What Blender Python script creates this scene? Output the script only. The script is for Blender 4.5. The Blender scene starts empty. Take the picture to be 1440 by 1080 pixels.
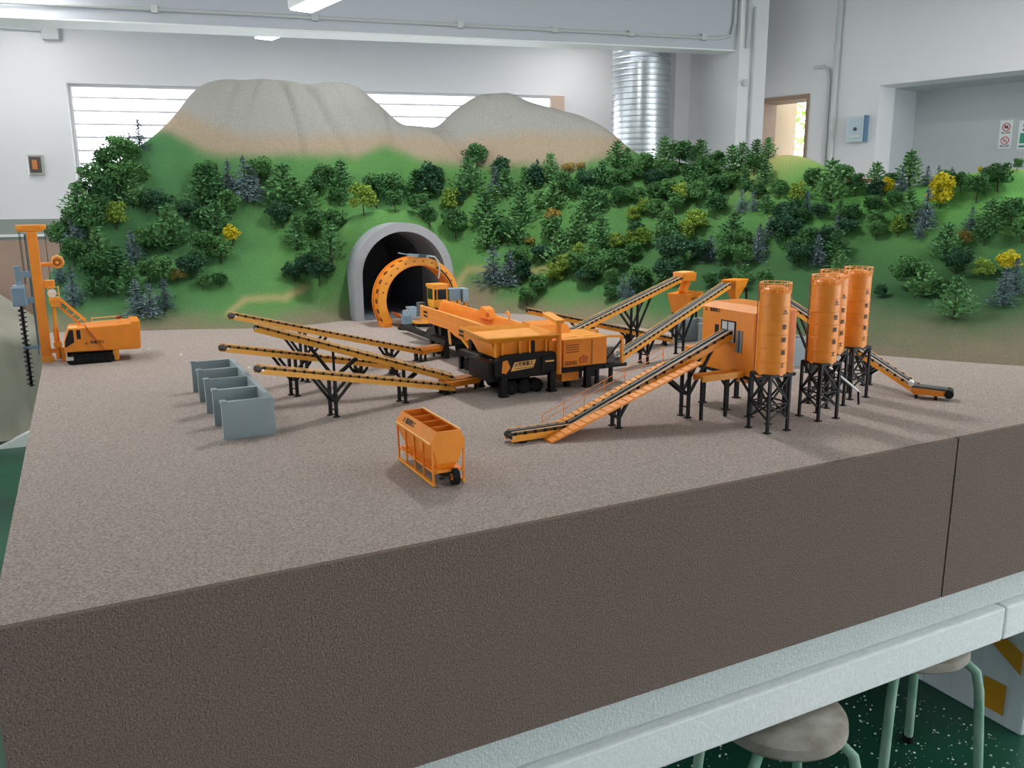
import bpy, math, random
import numpy as np
from mathutils import Vector, Matrix
rng = random.Random(7)
sc = bpy.context.scene
COL = sc.collection
# ------------------------------------------------------------------ camera
cam_d = bpy.data.cameras.new('camera'); cam_d.sensor_width = 36.0; cam_d.lens = 1180.0/1440*36
cam_d.clip_start = 0.05; cam_d.clip_end = 100
cam = bpy.data.objects.new('camera', cam_d); COL.objects.link(cam)
_p = math.radians(12.2); _r = math.radians(0.4)
F = Vector((0, math.cos(_p), -math.sin(_p))); U0 = Vector((0, math.sin(_p), math.cos(_p))); R0 = Vector((1, 0, 0))
CR = R0*math.cos(_r) - U0*math.sin(_r); CU = U0*math.cos(_r) + R0*math.sin(_r)
cam.matrix_world = Matrix(((CR.x, CU.x, -F.x, 0), (CR.y, CU.y, -F.y, 0), (CR.z, CU.z, -F.z, 1.6), (0, 0, 0, 1)))
sc.camera = cam
# ------------------------------------------------------------------ world: even overcast sky
wd = bpy.data.worlds.new('overcast_sky'); sc.world = wd; wd.use_nodes = True
wd.node_tree.nodes['Background'].inputs[0].default_value = (0.93, 0.97, 1.0, 1)
wd.node_tree.nodes['Background'].inputs[1].default_value = 4.3
ADDED_LAMP_STRENGTH = 26.0
# ------------------------------------------------------------------ exposure
vs = sc.view_settings; vs.view_transform = 'Standard'; vs.look = 'None'; vs.exposure = 0.32; vs.gamma = 1.0; vs.use_curve_mapping = False

# ------------------------------------------------------------------ materials
def srgb(r, g, b):
    f = lambda c: (c/255/12.92) if c/255 <= 0.04045 else ((c/255+0.055)/1.055)**2.4
    return (f(r), f(g), f(b), 1)
MATS = {}
def mat(name, col, rough=0.6, metal=0.0, var=0.0, scale=20.0, bump=0.0, bscale=80.0, spec=0.5, col2=None, detail=4, bdist=0.002):
    """principled material; colour mottled by noise (var or col2), relief by noise bump"""
    if name in MATS: return MATS[name]
    m = bpy.data.materials.new(name); m.use_nodes = True; nt = m.node_tree; n = nt.nodes; L = nt.links
    b = n['Principled BSDF']; b.inputs['Roughness'].default_value = rough; b.inputs['Metallic'].default_value = metal
    b.inputs['Specular IOR Level'].default_value = spec
    b.inputs['Base Color'].default_value = col
    if var or col2 or bump:
        tc = n.new('ShaderNodeTexCoord')
    if var or col2:
        nz = n.new('ShaderNodeTexNoise'); nz.inputs['Scale'].default_value = scale; nz.inputs['Detail'].default_value = detail
        L.new(tc.outputs['Object'], nz.inputs['Vector'])
        rp = n.new('ShaderNodeValToRGB')
        c2 = col2 or tuple(min(1, c*(1+var)) for c in col[:3])+(1,)
        c1 = col if col2 else tuple(c*(1-var) for c in col[:3])+(1,)
        rp.color_ramp.elements[0].color = c1; rp.color_ramp.elements[1].color = c2
        rp.color_ramp.elements[0].position = 0.3; rp.color_ramp.elements[1].position = 0.7
        L.new(nz.outputs['Fac'], rp.inputs['Fac']); L.new(rp.outputs['Color'], b.inputs['Base Color'])
    if bump:
        n2 = n.new('ShaderNodeTexNoise'); n2.inputs['Scale'].default_value = bscale; n2.inputs['Detail'].default_value = 3
        L.new(tc.outputs['Object'], n2.inputs['Vector'])
        bp = n.new('ShaderNodeBump'); bp.inputs['Strength'].default_value = bump; bp.inputs['Distance'].default_value = bdist
        L.new(n2.outputs['Fac'], bp.inputs['Height']); L.new(bp.outputs['Normal'], b.inputs['Normal'])
    MATS[name] = m
    return m
def emis(name, col, s):
    m = bpy.data.materials.new(name); m.use_nodes = True; nt = m.node_tree
    b = nt.nodes['Principled BSDF']; b.inputs['Base Color'].default_value = col
    b.inputs['Emission Color'].default_value = col; b.inputs['Emission Strength'].default_value = s
    MATS[name] = m; return m
ORANGE = mat('orange_paint', srgb(234, 138, 30), 0.42, var=0.05, scale=30)
ORANGE2 = mat('amber_paint', srgb(238, 156, 42), 0.45, var=0.05, scale=30)
BLACK = mat('black_metal', srgb(13, 13, 14), 0.55, var=0.2, scale=30, spec=0.3)
BELT = mat('conveyor_belt_rubber', srgb(78, 80, 80), 0.35, var=0.15, scale=60)
DARK = mat('dark_interior', srgb(30, 34, 38), 0.9)
GLASS = mat('dark_tinted_glass', srgb(14, 16, 20), 0.12)
BAYGREY = mat('bay_grey_paint', srgb(146, 160, 164), 0.7, var=0.05, scale=14, bump=0.15, bscale=150, bdist=0.001)
BLUEGREY = mat('blue_grey_machine_paint', srgb(118, 142, 158), 0.5, var=0.08, scale=40)
STEEL = mat('bright_steel', srgb(205, 205, 200), 0.3, 0.6)
PALE = mat('pale_orange_edge', srgb(250, 190, 110), 0.5)
PORTAL = mat('portal_concrete', srgb(150, 155, 160), 0.75, var=0.06, scale=12, bump=0.2, bscale=120)
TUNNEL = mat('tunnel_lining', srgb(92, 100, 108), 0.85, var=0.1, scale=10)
RUBBER = mat('tyre_rubber', srgb(12, 12, 12), 0.8, spec=0.3)
INK = mat('black_lettering', srgb(40, 26, 12), 0.6)
WALL = mat('white_wall_paint', srgb(236, 235, 238), 0.85, var=0.015, scale=1.2)
GREYWALL = mat('grey_wall_paint', srgb(196, 200, 203), 0.85, var=0.02, scale=1.0)
CEIL = mat('ceiling_paint', srgb(214, 216, 220), 0.9)
CONDUIT = mat('conduit_plastic', srgb(205, 207, 208), 0.6)
FOAM = mat('white_polystyrene', srgb(226, 230, 228), 0.8, var=0.05, scale=60, bump=0.5, bscale=120, bdist=0.003)
FOAMDUST = mat('dusty_polystyrene', srgb(198, 205, 202), 0.85, var=0.07, scale=90, bump=0.9, bscale=160, bdist=0.004)
BARK = mat('tree_bark', srgb(58, 46, 34), 0.9, var=0.2, scale=60)

# ------------------------------------------------------------------ board frame: everything on the diorama is laid out on its grid
ZB = 1.05; TH = math.radians(26.94); AX, AY = -0.697, 1.015
EU = (math.cos(TH), math.sin(TH)); EV = (-math.sin(TH), math.cos(TH))
def B(u, v, h=0.0): return Vector((AX+EU[0]*u+EV[0]*v, AY+EU[1]*u+EV[1]*v, ZB+h))

# ------------------------------------------------------------------ mesh helpers
class MB:
    def __init__(s, o=(0, 0, 0)):
        s.v = []; s.f = []; s.o = Vector(o if len(o) == 3 else (o[0], o[1], 0))
    def add(s, vs, fs):
        k = len(s.v); s.v += [tuple(Vector(p)-s.o) for p in vs]; s.f += [tuple(i+k for i in f) for f in fs]; return s
    def box(s, x0, x1, y0, y1, z0, z1):
        return s.add([(x0,y0,z0),(x1,y0,z0),(x1,y1,z0),(x0,y1,z0),(x0,y0,z1),(x1,y0,z1),(x1,y1,z1),(x0,y1,z1)],
                     [(0,3,2,1),(4,5,6,7),(0,1,5,4),(1,2,6,5),(2,3,7,6),(3,0,4,7)])
    def hexa(s, bot, top):     # 4 bottom + 4 top points
        return s.add(list(bot)+list(top), [(0,3,2,1),(4,5,6,7),(0,1,5,4),(1,2,6,5),(2,3,7,6),(3,0,4,7)])
    def bar(s, p, q, w, h=None, up=(0, 0, 1)):
        p = Vector(p); q = Vector(q); h = h or w; d = (q-p).normalized(); up = Vector(up)
        if abs(d.dot(up)) > 0.98: up = Vector((1, 0, 0))
        a = d.cross(up).normalized(); b = a.cross(d).normalized()
        a *= w/2; b *= h/2
        return s.hexa([p-a-b, p+a-b, q+a-b, q-a-b], [p-a+b, p+a+b, q+a+b, q-a+b])
    def cyl(s, p, q, r, r2=None, n=12, cap=True):
        p = Vector(p); q = Vector(q); r2 = r if r2 is None else r2; d = (q-p).normalized()
        up = Vector((0, 0, 1)) if abs(d.z) < 0.9 else Vector((1, 0, 0))
        a = d.cross(up).normalized(); b = a.cross(d)
        vs = []
        for i in range(n):
            t = 2*math.pi*i/n; e = a*math.cos(t)+b*math.sin(t); vs += [p+e*r, q+e*r2]
        fs = [(2*i, 2*i+1, (2*i+3) % (2*n), (2*i+2) % (2*n)) for i in range(n)]
        if cap: fs += [tuple(range(0, 2*n, 2)), tuple(range(2*n-1, 0, -2))]
        return s.add(vs, fs)
    def prism(s, poly, axis, a, b):
        """2-D polygon extruded along axis 'x','y','z' from a to b"""
        def pt(q, t): return {'x': (t, q[0], q[1]), 'y': (q[0], t, q[1]), 'z': (q[0], q[1], t)}[axis]
        n = len(poly); vs = [pt(q, a) for q in poly]+[pt(q, b) for q in poly]
        fs = [tuple(range(n-1, -1, -1)), tuple(range(n, 2*n))]+[(i, (i+1) % n, n+(i+1) % n, n+i) for i in range(n)]
        return s.add(vs, fs)
    def lathe(s, prof, c=(0, 0), n=28):
        """profile of (r, z) turned about a vertical axis at c"""
        vs = []; m = len(prof)
        for i in range(n):
            t = 2*math.pi*i/n
            for r, z in prof: vs.append((c[0]+r*math.cos(t), c[1]+r*math.sin(t), z))
        fs = []
        for i in range(n):
            j = (i+1) % n
            for k in range(m-1): fs.append((i*m+k, j*m+k, j*m+k+1, i*m+k+1))
        return s.add(vs, fs)
    def tube(s, pts, r, n=8):
        pts = [Vector(p) for p in pts]; vs = []; m = len(pts); prev = None
        for i, p in enumerate(pts):
            d = (pts[min(i+1, m-1)]-pts[max(i-1, 0)]).normalized()
            up = prev if prev is not None else (Vector((0, 0, 1)) if abs(d.z) < 0.9 else Vector((1, 0, 0)))
            a = d.cross(up)
            if a.length < 1e-4: a = d.cross(Vector((0, 1, 0)))
            a.normalize(); b = a.cross(d).normalized(); prev = b
            for k in range(n):
                t = 2*math.pi*k/n; vs.append(p+a*(r*math.cos(t))+b*(r*math.sin(t)))
        fs = [(i*n+k, (i+1)*n+k, (i+1)*n+(k+1) % n, i*n+(k+1) % n) for i in range(m-1) for k in range(n)]
        fs += [tuple(range(n)), tuple(range(m*n-1, (m-1)*n-1, -1))]
        return s.add(vs, fs)
    def mesh(s, name, material, smooth=False):
        me = bpy.data.meshes.new(name); me.from_pydata([tuple(p) for p in s.v], [], s.f)
        import bmesh
        bm = bmesh.new(); bm.from_mesh(me); bmesh.ops.recalc_face_normals(bm, faces=bm.faces); bm.to_mesh(me); bm.free()
        me.materials.append(material)
        if smooth:
            me.polygons.foreach_set('use_smooth', [True]*len(me.polygons))
            if smooth != 'all': me.set_sharp_from_angle(angle=math.radians(40))
        return me
    def build(s, name, material, parent=None, smooth=False, bevel=0.0):
        o = bpy.data.objects.new(name, s.mesh(name, material, smooth)); COL.objects.link(o)
        if parent is not None: o.parent = parent
        if bevel:
            md = o.modifiers.new('bevel', 'BEVEL'); md.width = bevel; md.segments = 2; md.limit_method = 'ANGLE'
        return o
def tag(o, label=None, cat=None, group=None, kind=None):
    if label: o['label'] = label
    if cat: o['category'] = cat
    if group: o['group'] = group
    if kind: o['kind'] = kind
    return o
def empty(name, loc, rz=0.0):
    o = bpy.data.objects.new(name, None); COL.objects.link(o); o.location = loc; o.rotation_euler = (0, 0, rz); o.empty_display_size = 0.05
    return o
def on_board(name, u, v, label, cat, rot=0.0, group=None, h=0.0):
    return tag(empty(name, B(u, v, h), TH+rot), label, cat, group)
def copy_mesh(o, parent):
    c = o.copy(); COL.objects.link(c); c.parent = parent; return c
# ---- lettering
_txt = {}
def text_mesh(body, size, vertical=False):
    key = (body, size, vertical)
    if key in _txt: return _txt[key]
    cu = bpy.data.curves.new('lettering', 'FONT'); cu.body = '\n'.join(body) if vertical else body
    cu.size = size; cu.extrude = 0.0004; cu.align_x = 'CENTER'; cu.align_y = 'CENTER'; cu.resolution_u = 2; cu.offset = size*0.018
    if vertical: cu.space_line = 1.25
    t = bpy.data.objects.new('lettering', cu); COL.objects.link(t)
    bpy.context.view_layer.update()
    me = bpy.data.meshes.new_from_object(t.evaluated_get(bpy.context.evaluated_depsgraph_get()))
    bpy.data.objects.remove(t); bpy.data.curves.remove(cu)
    _txt[key] = me
    return me
def lettering(body, size, loc, right, up, parent, material=None, vertical=False, name='lettering'):
    me = text_mesh(body, size, vertical).copy(); me.materials.clear(); me.materials.append(material or INK)
    o = bpy.data.objects.new(name, me); COL.objects.link(o); o.parent = parent
    r = Vector(right).normalized(); u = Vector(up).normalized(); n = r.cross(u)
    o.matrix_local = Matrix(((r.x, u.x, n.x, loc[0]), (r.y, u.y, n.y, loc[1]), (r.z, u.z, n.z, loc[2]), (0, 0, 0, 1)))
    return o
def logo(size, loc, right, up, parent):
    """the maker's small emblem: a bar with a chevron over it"""
    r = Vector(right).normalized(); u = Vector(up).normalized(); n = r.cross(u)*0.0004; c = Vector(loc)
    m = MB(); s = size
    def slab(pts):
        q = [c+r*(x*s)+u*(y*s) for x, y in pts]; k = len(q)
        m.add([p for p in q]+[p+n for p in q], [tuple(range(k)), tuple(range(k, 2*k))]+[(i, (i+1) % k, k+(i+1) % k, k+i) for i in range(k)])
    slab([(-.5, -.35), (.5, -.35), (.5, -.2), (-.5, -.2)]); slab([(-.38, -.1), (-.2, -.1), (0, .28), (0, .45)]); slab([(.38, -.1), (.2, -.1), (0, .28), (0, .45)])
    return m.build('emblem', INK, parent)
# ================================================================== ROOM
def struct(o, kind='structure'): o['kind'] = kind; return o
FLOORM = mat('green_epoxy_floor', srgb(22, 96, 70), 0.35, col2=srgb(14, 62, 48), scale=1.5)
struct(MB().box(-9, 8, -3, 10, -0.05, 0).build('floor', FLOORM))
struct(MB().box(-9, 8, -3, 10, 3.3, 3.36).build('ceiling', CEIL))
struct(MB().box(-9, 8, -3.2, -3.0, 0, 3.3).build('wall_front', WALL))
struct(MB().box(-9.2, -9, -3, 10, 0, 0.9).box(-9.2, -9, -3, 10, 2.5, 3.3).build('wall_left', WALL))
# back wall: from (1.50, 8.04) to the left along (-.968,-.25)
BW = Vector((1.50, 8.04, 0)); BD = Vector((0.968, 0.25, 0)).normalized(); BN = Vector((-BD.y, BD.x, 0))
bw_rot = math.atan2(BD.y, BD.x)
def bwp(s, d, z): return BW+BD*s+BN*d+Vector((0, 0, z))     # s along wall, d behind the room face
def wall_piece(m, s0, s1, z0, z1, f=bwp, d0=0.0, d1=0.2):
    m.hexa([f(s0, d0, z0), f(s1, d0, z0), f(s1, d1, z0), f(s0, d1, z0)], [f(s0, d0, z1), f(s1, d0, z1), f(s1, d1, z1), f(s0, d1, z1)])
m = MB()
wall_piece(m, -9.0, -5.065, 0, 3.3); wall_piece(m, -1.06, 0.6, 0, 3.3); wall_piece(m, -5.065, -1.06, 2.52, 3.3); wall_piece(m, -5.065, -1.06, 0, 1.1)
struct(m.build('wall_back', WALL))
# lower wall paint and rail at far left
m = MB(); wall_piece(m, -8.9, -5.22, 0.0, 1.5, d0=-0.012, d1=-0.002)
struct(m.build('trim_1', mat('dado_grey_green', srgb(150, 158, 150), 0.7, var=0.06, scale=2)))
m = MB(); wall_piece(m, -8.9, -5.16, 1.365, 1.385, d0=-0.03, d1=-0.012)
struct(m.build('trim_2', mat('white_rail', srgb(236, 238, 240), 0.5)))
# louvred window in the back wall
w1 = struct(empty('window_1', bwp(-3.06, 0.1, 1.1), bw_rot))
def wl(s, d, z): p = bwp(s, d, z)-bwp(-3.06, 0.1, 1.1); return Vector((p.dot(BD), p.dot(BN), p.z))
WFR = mat('window_frame_white', srgb(232, 232, 235), 0.5)
SLAT = mat('louvre_slat_grey', srgb(228, 229, 232), 0.5)
m = MB()
for a in ((-5.065, -5.04, 1.1, 2.52), (-1.10, -1.06, 1.1, 2.52), (-5.04, -1.1, 2.5, 2.52), (-5.04, -1.1, 1.1, 1.13)):
    m.hexa([wl(a[0], .06, a[2]), wl(a[1], .06, a[2]), wl(a[1], .12, a[2]), wl(a[0], .12, a[2])], [wl(a[0], .06, a[3]), wl(a[1], .06, a[3]), wl(a[1], .12, a[3]), wl(a[0], .12, a[3])])
m.build('window_frame', WFR, w1)
sm = None
for k in range(13):
    z = 2.425-0.1*k
    if sm is None:
        m = MB(); m.hexa([(-1.98, -.03, -.009), (1.96, -.03, -.009), (1.96, .03, -.003), (-1.98, .03, -.003)], [(-1.98, -.03, .006), (1.96, -.03, .006), (1.96, .03, .012), (-1.98, .03, .012)])
        sm = m.mesh('slat', SLAT)
    o = bpy.data.objects.new('slat', sm); COL.objects.link(o); o.parent = w1; o.location = (0, 0, z-1.1)
# tan upright standing at the right end of the window
m = MB(); wall_piece(m, -1.19, -1.07, 1.1, 2.51, d0=-0.05, d1=0.0)
struct(m.build('trim_3', mat('tan_board', srgb(196, 172, 156), 0.8, var=0.05, scale=4)))
# ---- right wall with doorway and recess: from W0 along WDR (towards the camera, rightwards)
W0 = Vector((2.32, 7.10, 0)); WDR = Vector((0.654, -0.756, 0)).normalized(); WN = Vector((0.756, 0.654, 0)).normalized()
def rwp(t, d, z): return W0+WDR*t+WN*d+Vector((0, 0, z))
m = MB()
def rw(t0, t1, z0, z1, d0=0.0, d1=0.25): wall_piece(m, t0, t1, z0, z1, rwp, d0, d1)
rw(-1.45, -0.39, 0, 3.3); rw(-0.39, 0.107, 2.432, 3.3); rw(0.107, 0.676, 0, 3.3); rw(0.676, 5.0, 2.435, 3.3)
struct(m.build('wall_right', WALL))
m = MB(); rw(0.42, 0.676, 0, 2.435, 0.25, 0.62); rw(0.42, 5.0, 0, 3.3, 0.62, 0.75); rw(0.676, 5.0, 2.435, 2.6, 0.25, 0.62)
struct(m.build('wall_recess', GREYWALL))
m = MB(); rw(0.30, 0.676, 1.735, 1.76, -0.012, 0.0); struct(m.build('trim_4', mat('red_tape', srgb(214, 92, 72), 0.6)))
# doorway lining and the room beyond it
BEIGE = mat('beige_plaster', srgb(206, 180, 150), 0.85, var=0.04, scale=3)
JAMB = mat('brown_door_jamb', srgb(160, 132, 112), 0.7, var=0.08, scale=8)
d1 = struct(empty('door_1', rwp(-0.14, 0.12, 0)))
m = MB(rwp(-0.14, 0.12, 0)); rw(-0.39, -0.35, 0, 2.432, -0.01, 0.26); rw(0.085, 0.107, 0, 2.432, -0.01, 0.26); rw(-0.35, 0.085, 2.40, 2.432, -0.01, 0.26)
m.build('door_frame', JAMB, d1)
m = MB(); wall_piece(m, -0.60, -0.36, 0, 2.6, rwp, 0.25, 0.60)
struct(m.build('wall_corridor', BEIGE))
# foliage outside, beyond the corridor
LEAFOUT = mat('sunlit_leaves', srgb(150, 200, 60), 0.6, col2=srgb(215, 240, 150), scale=9)
m = MB(); pb = rwp(-0.70, 1.7, 1.0); lr = random.Random(3)
for k in range(900):
    c = Vector((pb.x+lr.gauss(0, .25), pb.y+lr.gauss(0, .22), 1.0+lr.uniform(0, 1.7))); a = Vector((lr.gauss(0, 1), lr.gauss(0, 1), lr.gauss(0, 1))).normalized(); b = a.orthogonal().normalized()
    s = lr.uniform(.03, .07); m.add([c-a*s, c+b*s*.5, c+a*s, c-b*s*.5], [(0, 1, 2, 3)])
sh = empty('garden_shrub', rwp(-0.70, 1.7, 0)); tag(sh, 'bright yellow-green leafy shrub outside the beige doorway', 'shrub')
m.o = Vector(rwp(-0.70, 1.7, 0)); m.v = [tuple(Vector(q)-m.o) for q in m.v]; fo = m.build('foliage', LEAFOUT, sh); fo['kind'] = 'stuff'
MB().cyl((0, 0, 0), (0, 0, 1.6), .04, .02).build('stem', BARK, sh)
# ---- beam, pillar, conduits
BZ = 2.75
b0, b1, b2, b3 = Vector((-3.14, 5.54, BZ)), Vector((1.76, 6.92, BZ)), Vector((1.81, 7.11, BZ)), Vector((-3.35, 5.88, BZ))
bd = (b1-b0).normalized(); bl = b0-bd*4; bl2 = b3-bd*4
up = Vector((0, 0, 0.56))
struct(MB().hexa([bl, b1, b2, bl2], [bl+up, b1+up, b2+up, bl2+up]).build('beam', mat('beam_face_shade_tone', srgb(204, 208, 216), .85)))  # darker grey-blue puts the shade of the beam face into its colour
so = Vector((0, 0, -.012)); sn_ = Vector((0, 0, -.001)); struct(MB().hexa([bl+so, b1+so, b2+so, bl2+so], [bl+sn_, b1+sn_, b2+sn_, bl2+sn_]).build('trim_soffit_light', mat('soffit_light_white', srgb(250, 250, 250), .6)))  # added white sheet paints the bright light on the beam's underside
bn = Vector((-bd.y, bd.x, 0))
q0 = b1+bd*0.0
PIL = [q0-bn*0.05, q0-bn*0.05+bd*0.24, q0+bn*0.75+bd*0.24, q0+bn*0.75]
struct(MB().hexa([Vector((p.x, p.y, 0)) for p in PIL], [Vector((p.x, p.y, 3.3)) for p in PIL]).build('pillar', WALL))
def pipe(name, pts, r, label, cat='conduit', clips=(), group=None):
    m = MB(pts[0]); m.tube(pts, r, 8); root = empty(name, pts[0]); tag(root, label, cat, group)
    m.build('pipe', CONDUIT, root, smooth=True)
    cm = None
    for c in clips:
        if cm is None: cm = MB().box(-.02, .02, -.02, .02, -.022, .022).mesh('clip', CONDUIT)
        o = bpy.data.objects.new('clip', cm); COL.objects.link(o); o.parent = root; o.location = Vector(c)-Vector(pts[0])
    return root
e = b0-bn*0.02+Vector((0, 0, 0.075))
pipe('beam_conduit', [e-bd*4, e+bd*1.5, e+bd*4.9+Vector((0, 0, -.005)), e+bd*5.03+Vector((0, 0, .02)), e+bd*5.06+Vector((0, 0, .12)), e+bd*5.06+Vector((0, 0, .5))], 0.012,
     'thin grey conduit running along the face of the ceiling beam', clips=[e+bd*t for t in (0.9, 1.9, 2.9, 3.6, 4.2, 4.8)])
pp = PIL[0]-bn*0.02+bd*0.06
pipe('pillar_conduit', [pp+Vector((0, 0, 3.1-2.75+z)) for z in (2.72, 1.6, -0.35)], 0.014, 'white vertical conduit on the front of the pillar', clips=[Vector((pp.x, pp.y, z)) for z in (2.5, 2.0)])
pp2 = PIL[0]-bn*0.02+bd*0.11
pipe('pillar_conduit', [Vector((pp2.x, pp2.y, 3.05)), Vector((pp2.x, pp2.y, 0.1))], 0.009, 'thinner white conduit just right of the other on the pillar')
wp = rwp(0.33, -0.03, 0)
pipe('wall_pipe', [wp+Vector((0, 0, 3.29)), wp+Vector((0, 0, 1.2)), wp+Vector((0, 0, 0.02))], 0.022, 'white vertical pipe on the right wall beside the wall box', 'pipe', clips=[wp+Vector((0, 0, z)) for z in (2.75, 2.24, 2.16)])
pipe('wall_conduit', [rwp(0.14, -0.02, 2.62), rwp(0.22, -0.02, 2.62), rwp(0.262, -0.02, 2.59), rwp(0.275, -0.02, 2.53), rwp(0.28, -0.02, 2.0), rwp(0.28, -0.02, 0.1)], 0.013, 'bent white conduit just left of the vertical wall pipe')
jb = bwp(-5.12, -0.034, 2.87)
t = tag(empty('junction_box', jb, bw_rot), 'small white junction box high on the back wall at left', 'junction box')
MB().box(-.06, .06, -.03, .03, -.05, .05).build('box', CONDUIT, t, bevel=.006); MB().tube([(-.06, 0, .02), (-1.2, 0, .05)], .012).build('conduit', CONDUIT, t)
for q in ((-.03, .02), (.03, .02), (-.03, -.02), (.03, -.02)): MB().cyl((q[0], -.033, q[1]), (q[0], -.029, q[1]), .006, n=8).build('screw', SLAT, t)
# wall switch box at left
t = tag(empty('wall_switch', bwp(-5.335, -0.012, 1.91), bw_rot), 'metal-framed switch with an orange centre on the left wall', 'switch')
MB().box(-.055, .055, -.015, .012, -.075, .075).build('frame', STEEL, t, bevel=.004); MB().box(-.04, .04, -.025, -.015, -.06, .06).build('dark_plate', mat('switch_dark', srgb(92, 80, 84), .5), t); MB().box(-.018, .018, -.034, -.025, -.035, .035).build('orange_rocker', mat('orange_rocker', srgb(206, 128, 60), .5), t)
# box on right wall
t = tag(empty('wall_box', rwp(0.535, 0.0, 2.13), math.atan2(WDR.y, WDR.x)), 'white and blue-edged control box on the white right wall', 'control box')
MB().box(-.075, .075, -.05, .0, -.095, .095).build('case', mat('box_white', srgb(214, 226, 232), .5), t, bevel=.006); MB().box(.066, .078, -.055, -.0, -.097, .097).build('blue_edge', mat('box_blue', srgb(92, 128, 160), .5), t)
MB().box(-.06, .05, -.053, -.049, -.08, .08).build('front_panel', mat('box_panel', srgb(196, 214, 226), .5), t); MB().cyl((0, -.06, -.0), (0, -.05, -.0), .014, n=10).build('knob', mat('box_dark', srgb(70, 80, 100), .5), t)
MB().box(-.05, .04, -.0555, -.0525, -.06, -.045).build('text_strip', SLAT, t)
# signs in the recess
RED = mat('sign_red', srgb(196, 60, 66), .6); SIGN = mat('sign_white', srgb(228, 232, 234), .5); SGN = mat('sign_green', srgb(60, 150, 120), .6); SINK = mat('sign_ink', srgb(70, 70, 78), .6)
srz = math.atan2(WDR.y, WDR.x)
def ring(m, c, r0, r1, y, n=24):
    vs = []
    for i in range(n):
        a = 2*math.pi*i/n; ca, sa = math.cos(a), math.sin(a); vs += [(c[0]+r0*ca, y, c[1]+r0*sa), (c[0]+r1*ca, y, c[1]+r1*sa), (c[0]+r0*ca, y-.002, c[1]+r0*sa), (c[0]+r1*ca, y-.002, c[1]+r1*sa)]
    fs = []
    for i in range(n):
        a, b = 4*i, 4*((i+1) % n); fs += [(a+2, b+2, b+3, a+3), (a, a+1, b+1, b), (a+1, a+3, b+3, b+1), (a, b, b+2, a+2)]
    m.add(vs, fs)
def sign_noentry(t):
    MB().box(-.075, .075, -.006, 0, -.17, .17).build('board', SIGN, t)
    for zc, txt in ((.085, '禁止拍照'), (-.075, '禁止吸烟')):
        m = MB(); ring(m, (0, zc), .038, .048, -.006); m.bar((-.03, -.0075, zc+.03), (.03, -.0075, zc-.03), .003, .009, up=(1, 0, 1)); m.build('prohibition_ring', RED, t)
        m = MB()
        if zc > 0: m.box(-.022, .022, -.0075, -.006, zc-.014, zc+.014); m.box(-.01, .008, -.0075, -.006, zc+.014, zc+.02)
        else: m.box(-.026, .014, -.0075, -.006, zc-.012, zc-.004); m.bar((.018, -.007, zc), (.01, -.007, zc+.022), .0015, .005)
        m.build('pictogram', SINK, t)
        lettering(txt, .026, (0, -.0065, zc-.066), (1, 0, 0), (0, 0, 1), t, SINK)
for tt, kind in ((1.362, 0), (1.512, 1)):
    p = rwp(tt, 0.618, 2.07 if kind == 0 else 2.06)
    t = tag(empty('wall_sign', p, srz), 'white sign with two red prohibition circles on the grey recess wall' if kind == 0 else 'white sign with a green pictogram at the right edge of the recess', 'sign')
    t.scale = (.6, .6, .6)
    if kind == 0: sign_noentry(t)
    else:
        MB().box(-.11, .11, -.006, 0, -.17, .17).build('board', SIGN, t)
        MB().box(-.085, .085, -.008, -.006, -.10, .02).build('green_panel', SGN, t); MB().box(-.09, .09, -.008, -.006, -.15, -.125).build('green_strip', SGN, t)
        MB().box(-.06, .05, -.008, -.006, .09, .125).build('text_strip', SINK, t); MB().box(-.06, .07, -.008, -.006, .045, .07).build('text_strip', SINK, t)
# ---- silver spiral duct by the back corner
SILVER = mat('galvanised_duct', srgb(200, 206, 210), 0.28, 0.9)
dx, dy = 1.084, 7.3
t = tag(empty('spiral_duct', (dx, dy, 0)), 'silver corrugated spiral duct standing in the back corner', 'duct')
prof = []; zz = 0.0
while zz < 3.25:
    prof += [(.238, zz), (.238, zz+.026), (.246, zz+.031), (.246, zz+.037), (.238, zz+.042)]; zz += .045
MB().lathe(prof, n=40).build('duct_skin', SILVER, t, smooth=True)
MB().lathe([(.27, 0), (.27, .03), (.24, .03)], n=40).build('floor_collar', SILVER, t)
# ---- hanging ceiling lamps: two are in view, the rest are unseen and added for light
ADDED_GLOW = emis('added_lamp_glow', (1, .98, .95, 1), ADDED_LAMP_STRENGTH)
LD = Vector((0.60, -0.80, 0)).normalized(); lrz = math.atan2(LD.y, LD.x)
DIM = emis('lamp_diffuser_soft', (1, .98, .95, 1), 6.0)
def lamp(x, y, z, label, length=1.25, glow=None):
    t = tag(empty('ceiling_lamp', (x, y, z), lrz), label, 'lamp', 'ceiling lamps')
    MB().box(0, length, -.075, .075, 0.006, .07).build('housing', mat('lamp_housing', srgb(235, 236, 238), .5), t, bevel=.006)
    MB().box(.015, length-.015, -.065, .065, -.002, .008).build('diffuser', glow or ADDED_GLOW, t)
    for s in (.2, length-.2): MB().cyl((s, 0, .07), (s, 0, 3.3-z), .005, n=6).build('hanger', CONDUIT, t)
lamp(-1.225, 5.26, 2.70, 'bright tube lamp hanging in front of the ceiling beam', glow=DIM)
lamp(-1.84, 6.66, 2.80, 'bright tube lamp hanging behind the ceiling beam', .62, DIM)
LX = 0
ADDED_KEY = emis('added_key_lamp_glow', (1, .98, .95, 1), 140.0)  # unseen strong lamp, added to sharpen shadows on the board
lamp(-0.05, 3.75, 3.05, 'added unseen key lamp over the middle of the board', .5, ADDED_KEY)
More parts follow.
